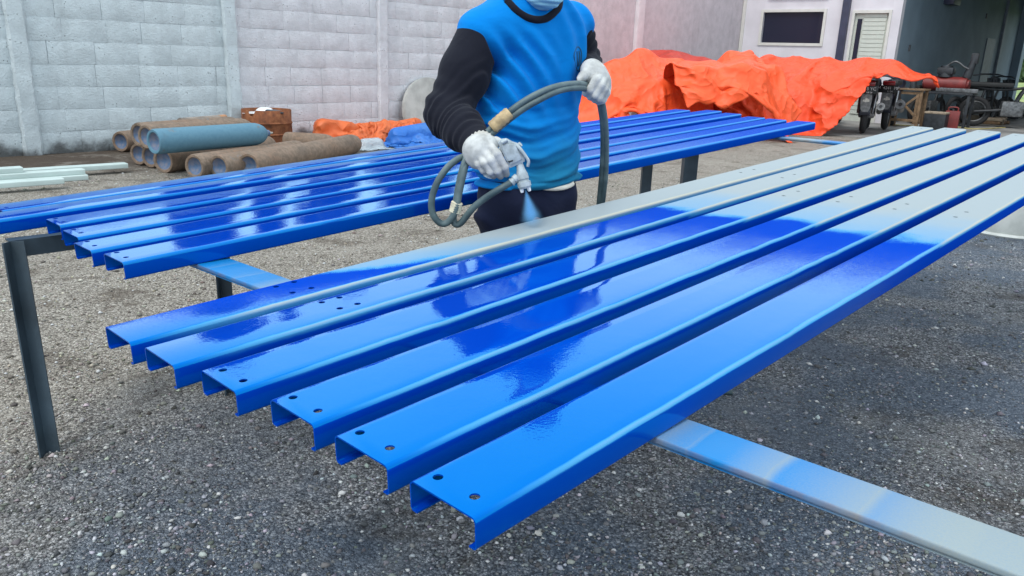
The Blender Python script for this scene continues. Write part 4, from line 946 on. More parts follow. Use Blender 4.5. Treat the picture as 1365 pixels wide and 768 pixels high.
# pole behind the pile with a faded orange end
pa, pb_ = gr(240, 163, .42), gr(300, 158, .42)
po = empty('old_pipe', pa); tag(po, 'dull brown pipe with a faded orange end behind the cylinder pile', 'pipe')
link('pipe', tube_mesh('pipe', [(0, 0, 0), tuple((pb_-pa)*.85)], .05, 14), mat('dull_brown_pipe', (.19, .16, .135), .8, var=.4, bump=.3), po)
link('orange_end', tube_mesh('orange_end', [tuple((pb_-pa)*.85), tuple(pb_-pa)], .051, 14), mat('faded_orange', (.32, .16, .08), .8, var=.4), po)

# ------------------------------------------------------------------ rusty half drum with plastic in it
N = NT('rust', .85, spec=.3); W = N.world(); n = N.noise(9, 5, W, .7); n2 = N.noise(40, 4, W)
c = N.ramp(n, [(.25, (.055, .025, .016)), (.5, (.19, .065, .028)), (.68, (.28, .115, .05)), (.85, (.36, .25, .14))]); M_rust = N.out(c, None, N.bump(n2, .5, .006))
dc = wp(5.95, .42, 0); dr = .335; dz = 1.32-(138-62)/1040*np.linalg.norm(dc[:2])*.98
dr_ = empty('rusty_drum', dc); tag(dr_, 'rusty cut-down oil drum with torn rim standing against the wall', 'drum')
v, f = [], []; seg = 48; zs = [0, .02, dz*.30, dz*.33, dz*.36, dz*.60, dz*.64, dz*.68, dz]
for i, z in enumerate(zs):
    for k in range(seg):
        a = 2*math.pi*k/seg; rr = dr*(1.04 if i in (3, 6) else 1)+.004*math.sin(5*a+z*9); zz_ = z-(.075 if (i == len(zs)-1 and k in (33, 34)) else 0); v.append((rr*math.cos(a), rr*math.sin(a), zz_))
for i in range(len(zs)-1):
    for k in range(seg): f.append((i*seg+k, i*seg+(k+1) % seg, (i+1)*seg+(k+1) % seg, (i+1)*seg+k))
f.append(tuple(range(seg))[::-1]); o = link('shell', mesh('shell', v, f), M_rust, dr_); md = o.modifiers.new('t', 'SOLIDIFY'); md.thickness = .008
link('lid_scrap', (lambda bm: (box_bm(bm, (.17, -.12, dz-.015), (.24, .2, .02), .004, Matrix.Rotation(.12, 3, 'Y')), bm_mesh('lid_scrap', bm))[1])(bmesh.new()), M_iron, dr_)
# ------------------------------------------------------------------ crumpled sheets: a small cloth solver
def drape(nx, ny, sp, place, caps, steps=260, it=9, seed=1, mask=None, boxes=(), fric=.55, damp=.965, bend=.25, floor=.012, grav=9.8, hf=None, pin=None, shear=.4):
    rng = np.random.default_rng(seed); j, i = np.meshgrid(np.arange(ny), np.arange(nx), indexing='ij')
    X = place(i, j).astype(float); X += rng.normal(0, sp*.06, X.shape); O = X.copy(); M = np.ones((ny, nx), bool) if mask is None else mask(i, j)
    Wt = M.astype(float)
    def con(dx, dy, k):
        a = (slice(max(0, -dy), ny-max(0, dy)), slice(max(0, -dx), nx-max(0, dx))); b = (slice(max(0, dy), ny+min(0, dy)), slice(max(0, dx), nx+min(0, dx)))
        return a, b, sp*math.hypot(dx, dy), k, (Wt[a]*Wt[b])[..., None]
    C = [con(1, 0, .5), con(0, 1, .5), con(1, 1, shear), con(-1, 1, shear), con(2, 0, bend*.5), con(0, 2, bend*.5)]
    X0 = X.copy(); PN = pin(i, j)[..., None] if pin else None
    dt = .016
    for st in range(steps):
        Vv = (X-O)*damp; O = X.copy(); X = X+Vv; X[..., 2] -= grav*dt*dt
        for _ in range(it):
            for a, b, L, k, wt in C:
                d = X[b]-X[a]; l = np.linalg.norm(d, axis=-1, keepdims=True)+1e-9; q = d*(k*(l-L)/l)*wt
                if k < .2 and abs(L-sp*2) < 1e-6: q = np.where(l < L*.82, q, 0)
                X[a] += q*.5*1.0; X[b] -= q*.5*1.0
        if PN is not None: X[..., :2] = np.where(PN, X0[..., :2], X[..., :2])
        hit = np.zeros((ny, nx), bool)
        for (p, q, r1, r2) in caps:
            p, q = np.array(p, float), np.array(q, float); d = q-p; t = np.clip(((X-p)@d)/(d@d), 0, 1); c = p+t[..., None]*d; r = r1+(r2-r1)*t
            e = X-c; l = np.linalg.norm(e, axis=-1)+1e-9; ins = l < r; X = np.where(ins[..., None], c+e*(r/l)[..., None], X); hit |= ins
        if hf is not None:
            hh = hf(X[..., 0], X[..., 1]); un = X[..., 2] < hh; X[..., 2] = np.maximum(X[..., 2], hh); hit |= un
        lowp = X[..., 2] < floor; X[..., 2] = np.maximum(X[..., 2], floor); hit |= lowp
        X = np.where(hit[..., None], X-(X-O)*fric, X)
    faces = [(b*nx+a, b*nx+a+1, (b+1)*nx+a+1, (b+1)*nx+a) for b in range(ny-1) for a in range(nx-1) if M[b, a] and M[b, a+1] and M[b+1, a+1] and M[b+1, a]]
    return X, faces
def cloth_obj(name, X, faces, m, parent=None, thick=.006, sub=1):
    V = X.reshape(-1, 3); used = np.unique(np.array(faces)); rem = -np.ones(len(V), int); rem[used] = np.arange(len(used))
    o = link(name, mesh(name, V[used], rem[np.array(faces)], True, None), m, parent)
    if sub: md = o.modifiers.new('s', 'SUBSURF'); md.levels = sub; md.render_levels = sub
    md = o.modifiers.new('t', 'SOLIDIFY'); md.thickness = thick; md.offset = 1
    return o
def tarp_mat(name, c, dust=(.5, .3, .22), back=None):
    N = NT(name, .5, spec=.35); W = N.world(); n = N.noise(1.6, 5, W, .6); n2 = N.noise(9, 5, W, .65); v = N.voro(2.3, W)
    col = N.mix(n2, tuple(x*.86 for x in c), tuple(min(1, x*1.12) for x in c)); col = N.mix(N.math('MULTIPLY', N.smooth(n, .5, .75), .4), col, dust)
    if back: col = N.mix(N.node('ShaderNodeNewGeometry').outputs['Backfacing'], col, back)
    N.b.inputs['Subsurface Weight'].default_value = 0.0
    
    def ridge(sc_, d): return N.math('POWER', N.math('SUBTRACT', 1.0, N.math('ABSOLUTE', N.math('SUBTRACT', N.math('MULTIPLY', N.noise(sc_, 2, W, .5, d), 2.0), 1.0))), 5.0)
    h = N.math('ADD', N.math('ADD', ridge(1.1, .4), N.math('MULTIPLY', ridge(2.6, .3), .3)), N.math('MULTIPLY', n2, .12)); return N.out(col, None, N.bump(h, .8, .07))
M_rag = tarp_mat('faded_orange_cloth', (.62, .13, .035), (.45, .2, .09)); M_ragb = tarp_mat('dusty_blue_sheet', (.02, .13, .45), (.12, .3, .55))
M_rag.node_tree.nodes  # keep
def pile(cpx, cpy, wpx, depth, nx, ny, sp, squeeze, caps, seed, name, m, lab, cat, rot=0.0, fold=.21):
    c = gr(cpx, cpy); az = math.radians(41.66-90+rot)
    ax = WU*math.cos(math.radians(rot))+WV*math.sin(math.radians(rot)); ay = np.array([-ax[1], ax[0], 0])
    def place(i, j):
        x = (i-nx/2)*sp*squeeze[0]; y = (j-ny/2)*sp*squeeze[1]
        z = .45+.05*np.sin(i*.55+j*.21+seed)+.05*np.sin(j*.63-i*.17+2*seed)
        return c+x[..., None]*ax+y[..., None]*ay+z[..., None]*np.array([0, 0, 1])
    def hf(x, y):
        u = (x-c[0])*ax[0]+(y-c[1])*ax[1]; v = (x-c[0])*ay[0]+(y-c[1])*ay[1]; L, Wd = nx*sp*squeeze[0]*.5, ny*sp*squeeze[1]*.5
        env = np.exp(-(u/L/.85)**4-(v/Wd/.8)**4); r1 = 1-np.abs(np.sin(u*5.2+1.7*np.sin(v*5+seed)+seed)); r2 = 1-np.abs(np.sin(v*9+1.4*np.sin(u*6.5)+2*seed)); r3 = 1-np.abs(np.sin((u+v)*13+1.1*np.sin(u*9-v*4)))
        return env*fold*(.25+.8*r1**1.5+.55*r2**2+.3*r3**2)
    X, F = drape(nx, ny, sp, place, [(c+np.array(p), c+np.array(q), r, r) for p, q, r in caps], 200, 8, seed, fric=.5, shear=.06, hf=hf)
    o = cloth_obj(name, X, F, m, None, .006, 0); tag(o, lab, cat); return o
U3, V3 = WU, WV
def loc(s, o, z): return WU*s+WV*o+np.array([0, 0, z])
pile(512, 187, 0, 0, 100, 60, .036, (.56, .48), [(loc(-.95, -.25, .22), loc(-.5, -.2, .16), .12), (loc(-.5, -.2, .14), loc(.4, -.3, .16), .1), (loc(.2, -.25, .12), loc(.95, -.35, .18), .1), (loc(-.1, .2, .02), loc(.5, .2, .04), .08)], 5, 'orange_cloth', M_rag, 'crumpled faded orange cloth heaped on the ground by the wall', 'cloth')
pile(566, 193, 0, 0, 52, 40, .036, (.64, .6), [(loc(-.45, -.1, .14), loc(.5, -.1, .22), .12)], 9, 'blue_sheet', M_ragb, 'crumpled blue sheet lying beside the orange cloth behind the painter', 'sheet', 0, .14)
pile(441, 177, 0, 0, 22, 18, .034, (.72, .62), [(loc(-.2, -.1, .2), loc(.25, -.1, .14), .09)], 3, 'navy_cloth', mat('navy_cloth', (.012, .03, .1), .8, bump=.3), 'dark navy cloth tucked under the left end of the orange heap', 'cloth', 0, .12)
N = NT('clear_plastic', .15); N.b.inputs['Transmission Weight'].default_value = .55; N.b.inputs['Base Color'].default_value = (.75, .85, .92, 1); N.b.inputs['Alpha'].default_value = .75; W = N.world()
M_plas = N.out(None, None, N.bump(N.noise(30, 4, W), .9, .02))
pile(494, 199, 0, 0, 20, 16, .03, (.6, .6), [(loc(-.1, 0, .06), loc(.12, 0, .06), .09)], 14, 'plastic_bag', M_plas, 'crumpled clear plastic bag at the cap of the long brown cylinder', 'plastic bag', 0, .08)
X, F = drape(18, 14, .03, lambda i, j: dc+np.stack([(i-9)*.021-.01, (j-7)*.02-.05, dz+.12+.03*np.sin(i*.9+j*.5)], -1), [(dc+np.array([-.05, -.05, dz-.06]), dc+np.array([.04, -.06, dz-.06]), .09, .09)], 90, 7, 8, floor=dz-.05)
o = cloth_obj('plastic_wrap', X, F, mat('white_plastic_wrap', (.7, .72, .74), .3, bump=.4), None, .004); tag(o, 'scrap of white plastic stuffed in the top of the rusty drum', 'plastic wrap')
# round slab leaning on the wall behind the painter
sc_ = wp(9.25, .17, .30); sd = empty('concrete_disc', sc_); tag(sd, 'grey round concrete disc leaning on the wall behind the painter', 'disc')
bm = bmesh.new(); ax = WV*math.cos(.22)+np.array([0, 0, math.sin(.22)]); cyl_bm(bm, -ax*.04, ax*.04, .62, .62, 48); bmesh.ops.bevel(bm, geom=[e for e in bm.edges if e.calc_face_angle(0) > 1], offset=.012, segments=2, affect='EDGES')
link('slab', bm_mesh('slab', bm), mat('cast_concrete', (.38, .38, .36), .85, var=.15, scale=5, bump=.4, bscale=40), sd)
# ------------------------------------------------------------------ pale channels waiting on the ground at left
M_pale = mat('pale_grey_green_primer', (.42, .50, .48), .5, var=.08, scale=4, bump=.05)
pc = [((165, 216), 2.9, 0.05, 'pale steel channel that sticks out farthest right on the ground at left'), ((108, 223.5), 2.9, .05, 'pale steel channel ending just left of the longest one on the ground'),
      ((112, 231), 2.4, .0, 'pale steel channel at the bottom, its end in the middle of the pack at left'), ((80, 235.5), 2.2, .048, 'pale steel channel nearest the camera on the ground at left'), ((26, 221), 2.5, .10, 'pale steel channel on top of the pack at the left edge')]
for (px, L, z, lab) in [(p[0], p[1], p[2], p[3]) for p in pc]:
    e = gr(px[0], px[1], z+.05); d = ang(46.5); y = np.cross((0, 0, 1), d); tag(link('pale_channel', channel_mesh('pale_channel', L, w=.13, h=.05), M_pale, mw=frame(e-d*L, d, y, (0, 0, 1))), lab, 'steel channel', 'pale channels on the ground')
# sleepers under the pack
for k, s in enumerate((.5, 1.5)):
    p = gr(60, 232, 0)-ang(46.5)*(s+.2); tag(box('wood_block', tuple(p+np.array([0, 0, .001])), (.07, .5, .03), mat('grey_timber', (.2, .17, .13), .9), None, .003, Matrix.Rotation(math.radians(-46), 3, 'Z')), ('dark wood block under the near end of the pale channels', 'dark wood block under the far left of the pale channels')[k], 'wood block', 'wood blocks under the pack')
# ------------------------------------------------------------------ pale tub at the right edge
tb = gr(1369, 320); tc_ = tb+np.array([.06, .36, 0]); tr = empty('round_tub', tc_); tag(tr, 'pale grey round tub with a rolled bottom rim at the right edge', 'tub')
M_tub = mat('pale_grey_tub', (.46, .48, .46), .6, var=.15, scale=6, bump=.2, bscale=40)
link('tub_wall', lathe_mesh('tub_wall', [(.001, .02), (.33, .02), (.365, .03), (.372, .05), (.37, .3), (.38, .48), (.36, .485), (.35, .3), (.001, .28)], 48), M_tub, tr)
link('bottom_rim', lathe_mesh('bottom_rim', [(.36, .0), (.385, .0), (.392, .012), (.385, .026), (.366, .03)], 48), M_tub, tr)
# ------------------------------------------------------------------ motorcycles under the orange tarps
M_tyre = mat('tyre_rubber', (.018, .018, .02), .8, bump=.4, bscale=60); M_rim = mat('alloy_rim', (.25, .25, .26), .4, .8); M_bike = mat('dark_bike_plastic', (.018, .02, .032), .35, var=.2)
M_seat = mat('black_vinyl_seat', (.015, .015, .016), .6); M_chrome = mat('dull_exhaust_steel', (.28, .28, .29), .35, .9, var=.3); M_flap = mat('grey_mud_flap', (.22, .225, .23), .6, var=.3, scale=20)
M_red = NT('red_tail_lens', .2, color=(.25, .015, .02)).m; M_plate = mat('black_plate', (.012, .012, .014), .4); M_ink = mat('white_plate_ink', (.75, .75, .75), .5); M_sticker = mat('white_sticker', (.7, .68, .62), .5, var=.2, scale=60)
def torus_mesh(name, R, r, seg=32, s2=12, flat=.8):
    v, f = [], []
    for i in range(seg):
        a = 2*math.pi*i/seg
        for j in range(s2):
            b = 2*math.pi*j/s2; rr = R+r*math.cos(b)*(1.0); v.append((rr*math.cos(a), r*flat*math.sin(b)*1.15, rr*math.sin(a)))
    for i in range(seg):
        for j in range(s2): f.append((i*s2+j, ((i+1) % seg)*s2+j, ((i+1) % seg)*s2+(j+1) % s2, i*s2+(j+1) % s2))
    return mesh(name, v, f)
def text_mesh(txt, size, name):
    cu = bpy.data.curves.new('t', 'FONT'); cu.body = txt; cu.size = size; cu.align_x = 'CENTER'; cu.align_y = 'CENTER'; cu.extrude = .0012
    o = bpy.data.objects.new('t', cu); COL.objects.link(o); dg = bpy.context.evaluated_depsgraph_get(); me = bpy.data.meshes.new_from_object(o.evaluated_get(dg)); bpy.data.objects.remove(o); me.name = name; return me
def motorbike(mw, lab, plate, sub, big=False):
    r = empty('motorcycle', mw=mw); tag(r, lab, 'motorcycle', 'motorcycles parked under the tarps')
    def P(name, me, m, par=None): return link(name, me, m, par or r)
    for x in (-.62, .66):
        wv = P('wheel', torus_mesh('wheel', .235, .058), M_tyre); wv.location = (x, 0, .295)
        rm = bmesh.new(); cyl_bm(rm, (0, -.05, 0), (0, .05, 0), .055, .055, 16)
        for k in range(5):
            a = 2*math.pi*k/5; cyl_bm(rm, (0, 0, 0), (.2*math.cos(a), 0, .2*math.sin(a)), .02, .014, 8)
        P('rim', bm_mesh('rim', rm), M_rim, wv); P('rim_band', torus_mesh('rim_band', .19, .022, 32, 8, 1.6), M_rim, wv)
    # frame, body shell, seat, tail
    bm = bmesh.new(); prof = [(-.98, .80, .05), (-.85, .78, .10), (-.6, .74, .13), (-.3, .66, .14), (0, .56, .15), (.25, .58, .11), (.5, .72, .14), (.6, .8, .15)]; rows = []
    for x, z, hw in prof:
        rows.append([bm.verts.new((x, hw*math.cos(t), z+.11*math.sin(t)*(1.2 if x > -.5 else .8))) for t in np.linspace(0, 2*math.pi, 13)[:-1]])
    for a, b in zip(rows[:-1], rows[1:]):
        for k in range(12): bm.faces.new((a[k], a[(k+1) % 12], b[(k+1) % 12], b[k]))
    bm.faces.new(rows[0]); bm.faces.new(rows[-1][::-1]); P('body_shell', bm_mesh('body_shell', bm), M_bike)
    bm = bmesh.new(); box_bm(bm, (-.38, 0, .82), (.85, .26, .09), .035); P('seat', bm_mesh('seat', bm), M_seat)
    bm = bmesh.new(); box_bm(bm, (.05, 0, .36), (.42, .26, .26), .04); cyl_bm(bm, (.2, 0, .38), (.42, 0, .42), .09, .07, 14); cyl_bm(bm, (-.1, 0, .35), (-.62, 0, .295), .04, .03, 10); P('engine', bm_mesh('engine', bm), M_chrome)
    for s in (-1, 1):
        P('fork', tube_mesh('fork', [(.66, .07*s, .3), (.5, .07*s, .92)], .022, 10), M_chrome); P('shock_absorber', tube_mesh('shock_absorber', [(-.58, .11*s, .33), (-.48, .12*s, .68)], .028, 10), M_chrome)
    P('handlebar', tube_mesh('handlebar', catmull([(.38, -.34, .90), (.46, -.2, .94), (.48, 0, .92), (.46, .2, .94), (.38, .34, .90)], 5), .016, 8), M_bike)
    bm = bmesh.new(); box_bm(bm, (.62, 0, .84), (.16, .22, .18), .05); P('headlight', bm_mesh('headlight', bm), M_bike)
    # rear mudguard and flap, seen from behind
    v, f = [], []
    for i, a in enumerate(np.linspace(20, 178, 12)):
        a = math.radians(a)
        for y in (-.085, -.06, .06, .085): v.append((-.62+.33*math.cos(a), y, .295+.33*math.sin(a)+(.012 if abs(y) < .07 else 0)))
    for i in range(11):
        for k in range(3): f.append((i*4+k, i*4+k+1, (i+1)*4+k+1, (i+1)*4+k))
    o = P('mudguard', mesh('mudguard', v, f), M_bike); o.modifiers.new('t', 'SOLIDIFY').thickness = .006
    fl = prism_local([(-.075, .0), (.075, .0), (.085, -.1), (.07, -.24), (.045, -.29), (-.045, -.29), (-.07, -.24), (-.085, -.1)], .012, 'mud_flap'); o = P('mud_flap', fl, M_flap); o.matrix_local = Matrix.Translation((-1.0, 0, .66)) @ Matrix.Rotation(-.18, 4, 'Y')
    stk = prism_local([(-.055, -.03), (-.01, -.045), (.05, -.03), (.045, .0), (.02, .012), (.0, .03), (-.02, .02), (-.015, .0), (-.05, -.005)], .004, 'sticker'); q = P('sticker', stk, M_sticker, o); q.matrix_local = Matrix.Translation((-.009, 0, -.09))
    bm = bmesh.new(); box_bm(bm, (-1.015, 0, .82), (.06, .2, .075), .02); P('tail_light', bm_mesh('tail_light', bm), M_red)
    bm = bmesh.new(); box_bm(bm, (-1.02, 0, .72), (.008, .30, .125), .003); pl = P('number_plate', bm_mesh('number_plate', bm), M_plate)
    o = P('plate_number', text_mesh(plate, .068, 'plate_number'), M_ink, pl); o.matrix_local = frame((-1.0255, 0, .738), (0, -1, 0), (0, 0, 1), (-1, 0, 0))
    o = P('plate_date', text_mesh(sub, .038, 'plate_date'), M_ink, pl); o.matrix_local = frame((-1.0255, -.03, .682), (0, -1, 0), (0, 0, 1), (-1, 0, 0))
    bm = bmesh.new(); rr = .075 if big else .058
    cyl_bm(bm, (-.35, -.2, .36), (-1.0, -.23, .47), rr*.8, rr, 20); ex = P('exhaust', bm_mesh('exhaust', bm), M_chrome)
    bm = bmesh.new(); cyl_bm(bm, (-1.0, -.23, .47), (-1.012, -.23, .472), rr*1.1, rr*1.05, 20); P('exhaust_cap', bm_mesh('exhaust_cap', bm), M_flap, ex)
    bm = bmesh.new(); cyl_bm(bm, (-1.01, -.23, .472), (-1.03, -.23, .476), rr*.4, rr*.4, 14); P('exhaust_tip', bm_mesh('exhaust_tip', bm), M_plate, ex)
    return r
def prism_local(pts, th, name):                              # outline in local Y,Z extruded along X
    bm = bmesh.new(); a = [bm.verts.new((-th/2, -y, z)) for y, z in pts]; b = [bm.verts.new((th/2, -y, z)) for y, z in pts]; n = len(pts)
    bm.faces.new(a); bm.faces.new(b[::-1])
    for i in range(n): bm.faces.new((a[i], b[i], b[(i+1) % n], a[(i+1) % n]))
    return bm_mesh(name, bm)
RD = FD.copy(); RN = FN.copy()                              # row runs along the facade, tails point out to the yard
def bike_at(px, py, yaw=0.0, s=1.0):
    p = gr(px, py, .02); h = ang(math.degrees(math.atan2(-RN[0], -RN[1]))+yaw); y = np.cross((0, 0, 1), h); p = p+h*.62*s
    return frame(p, h*s, y*s, np.array([0, 0, 1.0])*s)
B1 = motorbike(bike_at(1149, 178, -16, 1.22), 'motorcycle whose plate starts 3418, tail showing left under the tarp edge', '3418 YC', '08·26')
B2 = motorbike(bike_at(1178, 173, -12, 1.22), 'motorcycle with the plate H 4241 MF showing right under the tarp edge', 'H  4241  MF', '11·24', True)
def clone(mw, lab):
    c = dup_tree(B1, None, mw); c['label'] = lab; return c
clone(bike_at(1104, 167, -10, .95), 'motorcycle deep under the right tarp, left of the two visible tails')
# ------------------------------------------------------------------ orange tarps
M_t1 = tarp_mat('bright_orange_tarp', (.82, .075, .02), (.74, .13, .065)); M_t2 = tarp_mat('orange_tarp_lighter', (.84, .095, .024), (.78, .16, .07)); M_t3 = tarp_mat('dull_red_tarp', (.48, .045, .028), (.42, .08, .05))
def tarp(name, lab, c, ax, ay, nx, ny, sp, z0, caps, seed, m, mask=None, steps=300, sq=(.87, .96), thick=.008, hf=None, pj=None):
    def place(i, j):
        x = (i-(nx-1)/2)*sp*sq[0]; y = (j-(ny-1)/2)*sp*sq[1]; zz_ = z0+.05*np.sin(i*.31+seed)+.05*np.sin(j*.37+i*.11)
        return np.array(c)+x[..., None]*ax+y[..., None]*ay+zz_[..., None]*np.array([0, 0, 1.0])
    X, F = drape(nx, ny, sp, place, caps, steps, 10, seed, mask, fric=.3, shear=.03, hf=hf, pin=(lambda i, j: j == pj) if pj else None)
    o = cloth_obj(name, X, F, m, None, thick); tag(o, lab, 'tarp', 'orange tarps over the parked motorcycles'); return o
def top(px, py, Y, r=0.0): return pv(px, py, Y)-np.array([0, 0, r])
def tents(segs):                                            # loads below a tarp as a height field: ridges with sloping sides and a drop
    def hf(x, y):
        H = np.zeros_like(x)
        for a, b, r, slope, D in segs:
            ax_, ay_ = a[0], a[1]; dx, dy = b[0]-a[0], b[1]-a[1]; t = np.clip(((x-ax_)*dx+(y-ay_)*dy)/(dx*dx+dy*dy+1e-9), 0, 1)
            d = np.hypot(x-ax_-t*dx, y-ay_-t*dy); z = a[2]+t*(b[2]-a[2])-slope*np.maximum(0, d-r)-2.6*np.maximum(0, d-D); H = np.maximum(H, z)
        return H+np.where(H > .25, .045*np.sin(x*4.7+1.3*np.sin(y*2.9))*np.sin(y*5.3+x*1.1)+.03*np.sin(x*9.1-y*3.7), 0)
    return hf
# right tarp: long ridge over handlebars, seats falling toward the yard
rg = [top(1183, 79, 16.3), top(1140, 79, 16.8), top(1095, 80, 17.2), top(1055, 77, 17.6), top(1030, 73, 17.8), top(1000, 86, 17.6)]
segs = [(a, b, .05, .42, .95) for a, b in zip(rg[:-1], rg[1:])]
def fwd(p, d, z): return np.array([p[0], p[1], 0])+RN*d+np.array([0, 0, z])
for a, d in ((rg[1], .9), (rg[2], 1.0), (rg[3], 1.05), (rg[4], 1.05)): segs.append((a, fwd(a, d, a[2]-.28), .05, .9, .4))
cR = (rg[0]+rg[4])/2; cR = np.array([cR[0], cR[1], 0])+RN*.75
nxR, nyR, spR = 88, 58, .062
def maskR(i, j):                                           # j grows toward the yard; the hem is cut back at the right end
    u = i/(nxR-1); lim = np.interp(u, [0, .55, .66, .76, .86, 1], [1, 1, .92, .72, .55, .52]); return j/(nyR-1) <= lim
tarp('tarp', 'long orange tarp on the right with two motorcycle tails showing beneath', cR+RD*-.08, RD, RN, nxR, nyR, spR, 1.9, (), 4, M_t1, maskR, hf=tents(segs), pj=17)
# middle tarp: boxy flat top with a straight front drop, running back over a rounded load
bx = [top(927, 86, 14.6), top(984, 86, 14.6), top(1000, 84, 15.5), top(935, 83, 15.6)]
segs = [(bx[k], bx[(k+1) % 4], .04, 1.1, .3) for k in range(4)]+[(bx[0], bx[2], .1, .1, .5), (bx[1], bx[3], .1, .1, .5), (top(1003, 66, 17.4), top(975, 72, 17.2), .1, .8, 1.0), (top(1003, 66, 17.4), top(1032, 78, 17.2), .1, .8, 1.0), (bx[2], top(990, 72, 17.2), .1, .6, .6)]
cM = (bx[0]+bx[1]+bx[2]+bx[3])/4; cM[2] = 0
tarp('tarp', 'orange tarp over a boxy load in the middle, hanging straight at the front', cM+np.array([.1, .75, 0]), np.array([.995, .1, 0]), np.array([.1, -.995, 0]), 50, 82, .062, 1.95, (), 6, M_t2, hf=tents(segs), pj=60)
# left tarp: tall peak beside the painter
pk = [top(852, 64, 15.4), top(826, 78, 15.2), top(800, 108, 15.0), top(905, 80, 16.2), top(838, 112, 14.9), top(880, 118, 15.2)]
segs = [(pk[0], pk[1], .06, .9, .8), (pk[1], pk[2], .06, .9, .8), (pk[0], pk[3], .08, .9, .8), (pk[1], pk[4], .08, .8, .6), (pk[3], pk[5], .08, .8, .6)]
cL = (pk[0]+pk[1])/2; cL[2] = 0
tarp('tarp', 'orange tarp with a tall peak at left, next to the raised glove', cL+np.array([.25, -.1, 0]), np.array([.97, .24, 0]), np.array([.24, -.97, 0]), 60, 50, .062, 1.95, (), 12, M_t2, hf=tents(segs), pj=24)
# dull red cover behind
rk = [top(868, 70, 18.4), top(890, 67, 18.5), top(915, 70, 18.6), top(940, 80, 18.7)]
cD = (rk[1]+rk[2])/2; cD[2] = 0
tarp('tarp', 'dull red cover rising behind the orange tarps near the plastered wall', cD, np.array([.98, .17, 0]), np.array([.17, -.98, 0]), 40, 34, .07, 1.95, (), 21, M_t3, None, 220, hf=tents([(a, b, .15, .5, .9) for a, b in zip(rk[:-1], rk[1:])]))
rk = [top(1036, 75, 18.4), top(1048, 75, 18.3)]
cD = (rk[0]+rk[1])/2; cD[2] = 0
tarp('tarp', 'small red hump of cover behind the right tarp, below the window', cD, RD, RN, 22, 22, .07, 1.75, (), 23, M_t3, None, 180, hf=tents([(rk[0], rk[1], .12, .7, .6)]))
# ------------------------------------------------------------------ things in the open bay
M_wood = mat('raw_wood', (.20, .125, .07), .8, var=.3, scale=12, bump=.2); M_wood2 = mat('dusty_plank', (.34, .27, .20), .85, var=.3, scale=10)
M_redm = mat('red_machine_paint', (.17, .022, .02), .45, var=.25); M_blk = mat('black_steel', (.022, .025, .03), .5, var=.4, scale=12); M_alu = mat('grey_metal_parts', (.14, .145, .15), .45, .5, var=.4, scale=20)
M_white_s = mat('white_scrap', (.6, .58, .52), .7)
def thing(name, loc, lab, cat, rz=0.0, group=None):
    o = empty(name, loc, rz); tag(o, lab, cat, group); return o
FR = math.radians(-41.66)                                  # local X along FD, local Y back into the bay
# wooden stand
c = gr(1214, 141, .02); c = FC+FD*5.1+WU*.3+np.array([0, 0, .02])
def at_bay(px, depthY, z=.02): d = ray(px, 120); x = d[0]/d[1]*depthY; return np.array([x, depthY, z])
st = thing('wooden_stand', at_bay(1214, 18.6), 'small raw wood stand with crossed braces beside the tarp', 'stand', FR)
for x in (-.3, .3):
    for y in (-.2, .2): box('leg', (x, y, .42), (.06, .06, .84), M_wood, st, .004)
for z in (.81, .2): box('rail', (0, -.2, z-.03), (.54, .04, .06), M_wood, st, .003)
box('top', (0, 0, .86), (.72, .52, .04), M_wood, st, .004)
for s in (-1, 1): box('brace', (0, -.235, .5), (.72, .025, .05), M_wood, st, .002, Matrix.Rotation(s*.75, 3, 'Y'))
cn = thing('paint_can', at_bay(1216, 18.6, .90), 'small dark can standing on the wooden stand', 'can'); link('can', lathe_mesh('can', [(.001, 0), (.07, 0), (.07, .18), (.06, .2), (.001, .2)], 18), M_blk, cn)
# engine stand / red compressor on a bench
bn = thing('work_bench', at_bay(1262, 19.4), 'dark steel work bench holding the red compressor in the bay', 'bench', FR)
box('bench_top', (0, 0, .78), (1.25, .55, .05), M_blk, bn, .004)
for x in (-.55, .55):
    for y in (-.22, .22): box('leg', (x, y, .377), (.06, .06, .755), M_wood if x < 0 else M_blk, bn, .004)
cp_ = thing('compressor', at_bay(1263, 19.4, .81), 'red compressor with a dark motor and silver base rail on the bench', 'compressor', FR)
bm = bmesh.new(); cyl_bm(bm, (-.55, 0, .2), (.45, 0, .2), .17, .17, 24); bmesh.ops.bevel(bm, geom=[e for e in bm.edges if e.calc_face_angle(0) > 1], offset=.05, segments=3, affect='EDGES'); link('tank', bm_mesh('tank', bm), M_redm, cp_)
box('base_rail', (.25, -.2, .07), (.9, .05, .09), M_alu, cp_, .005)
bm = bmesh.new(); cyl_bm(bm, (-.1, 0, .36), (-.1, 0, .62), .16, .13, 20); box_bm(bm, (-.1, 0, .5), (.36, .3, .16), .04); link('motor', bm_mesh('motor', bm), M_blk, cp_)
bm = bmesh.new(); cyl_bm(bm, (.36, 0, .36), (.46, 0, .82), .1, .07, 16); box_bm(bm, (.46, 0, .80), (.16, .14, .24), .03); link('pump_head', bm_mesh('pump_head', bm), M_blk, cp_)
link('pipe', tube_mesh('pipe', catmull([(-.1, -.1, .6), (.1, -.14, .72), (.3, -.1, .6), (.42, -.05, .55)], 5), .02, 8), M_alu, cp_)
jc = thing('jerry_can', at_bay(1276, 18.2), 'red jerry can on the floor below the work bench', 'jerry can', FR+.2)
box('body', (0, 0, .22), (.3, .17, .42), M_redm, jc, .035); link('handle', tube_mesh('handle', catmull([(-.1, 0, .43), (-.08, 0, .5), (.08, 0, .5), (.1, 0, .43)], 5), .016, 8), M_redm, jc); link('cap', lathe_mesh('cap', [(.001, .47), (.03, .47), (.03, .43)], 12), M_blk, jc)
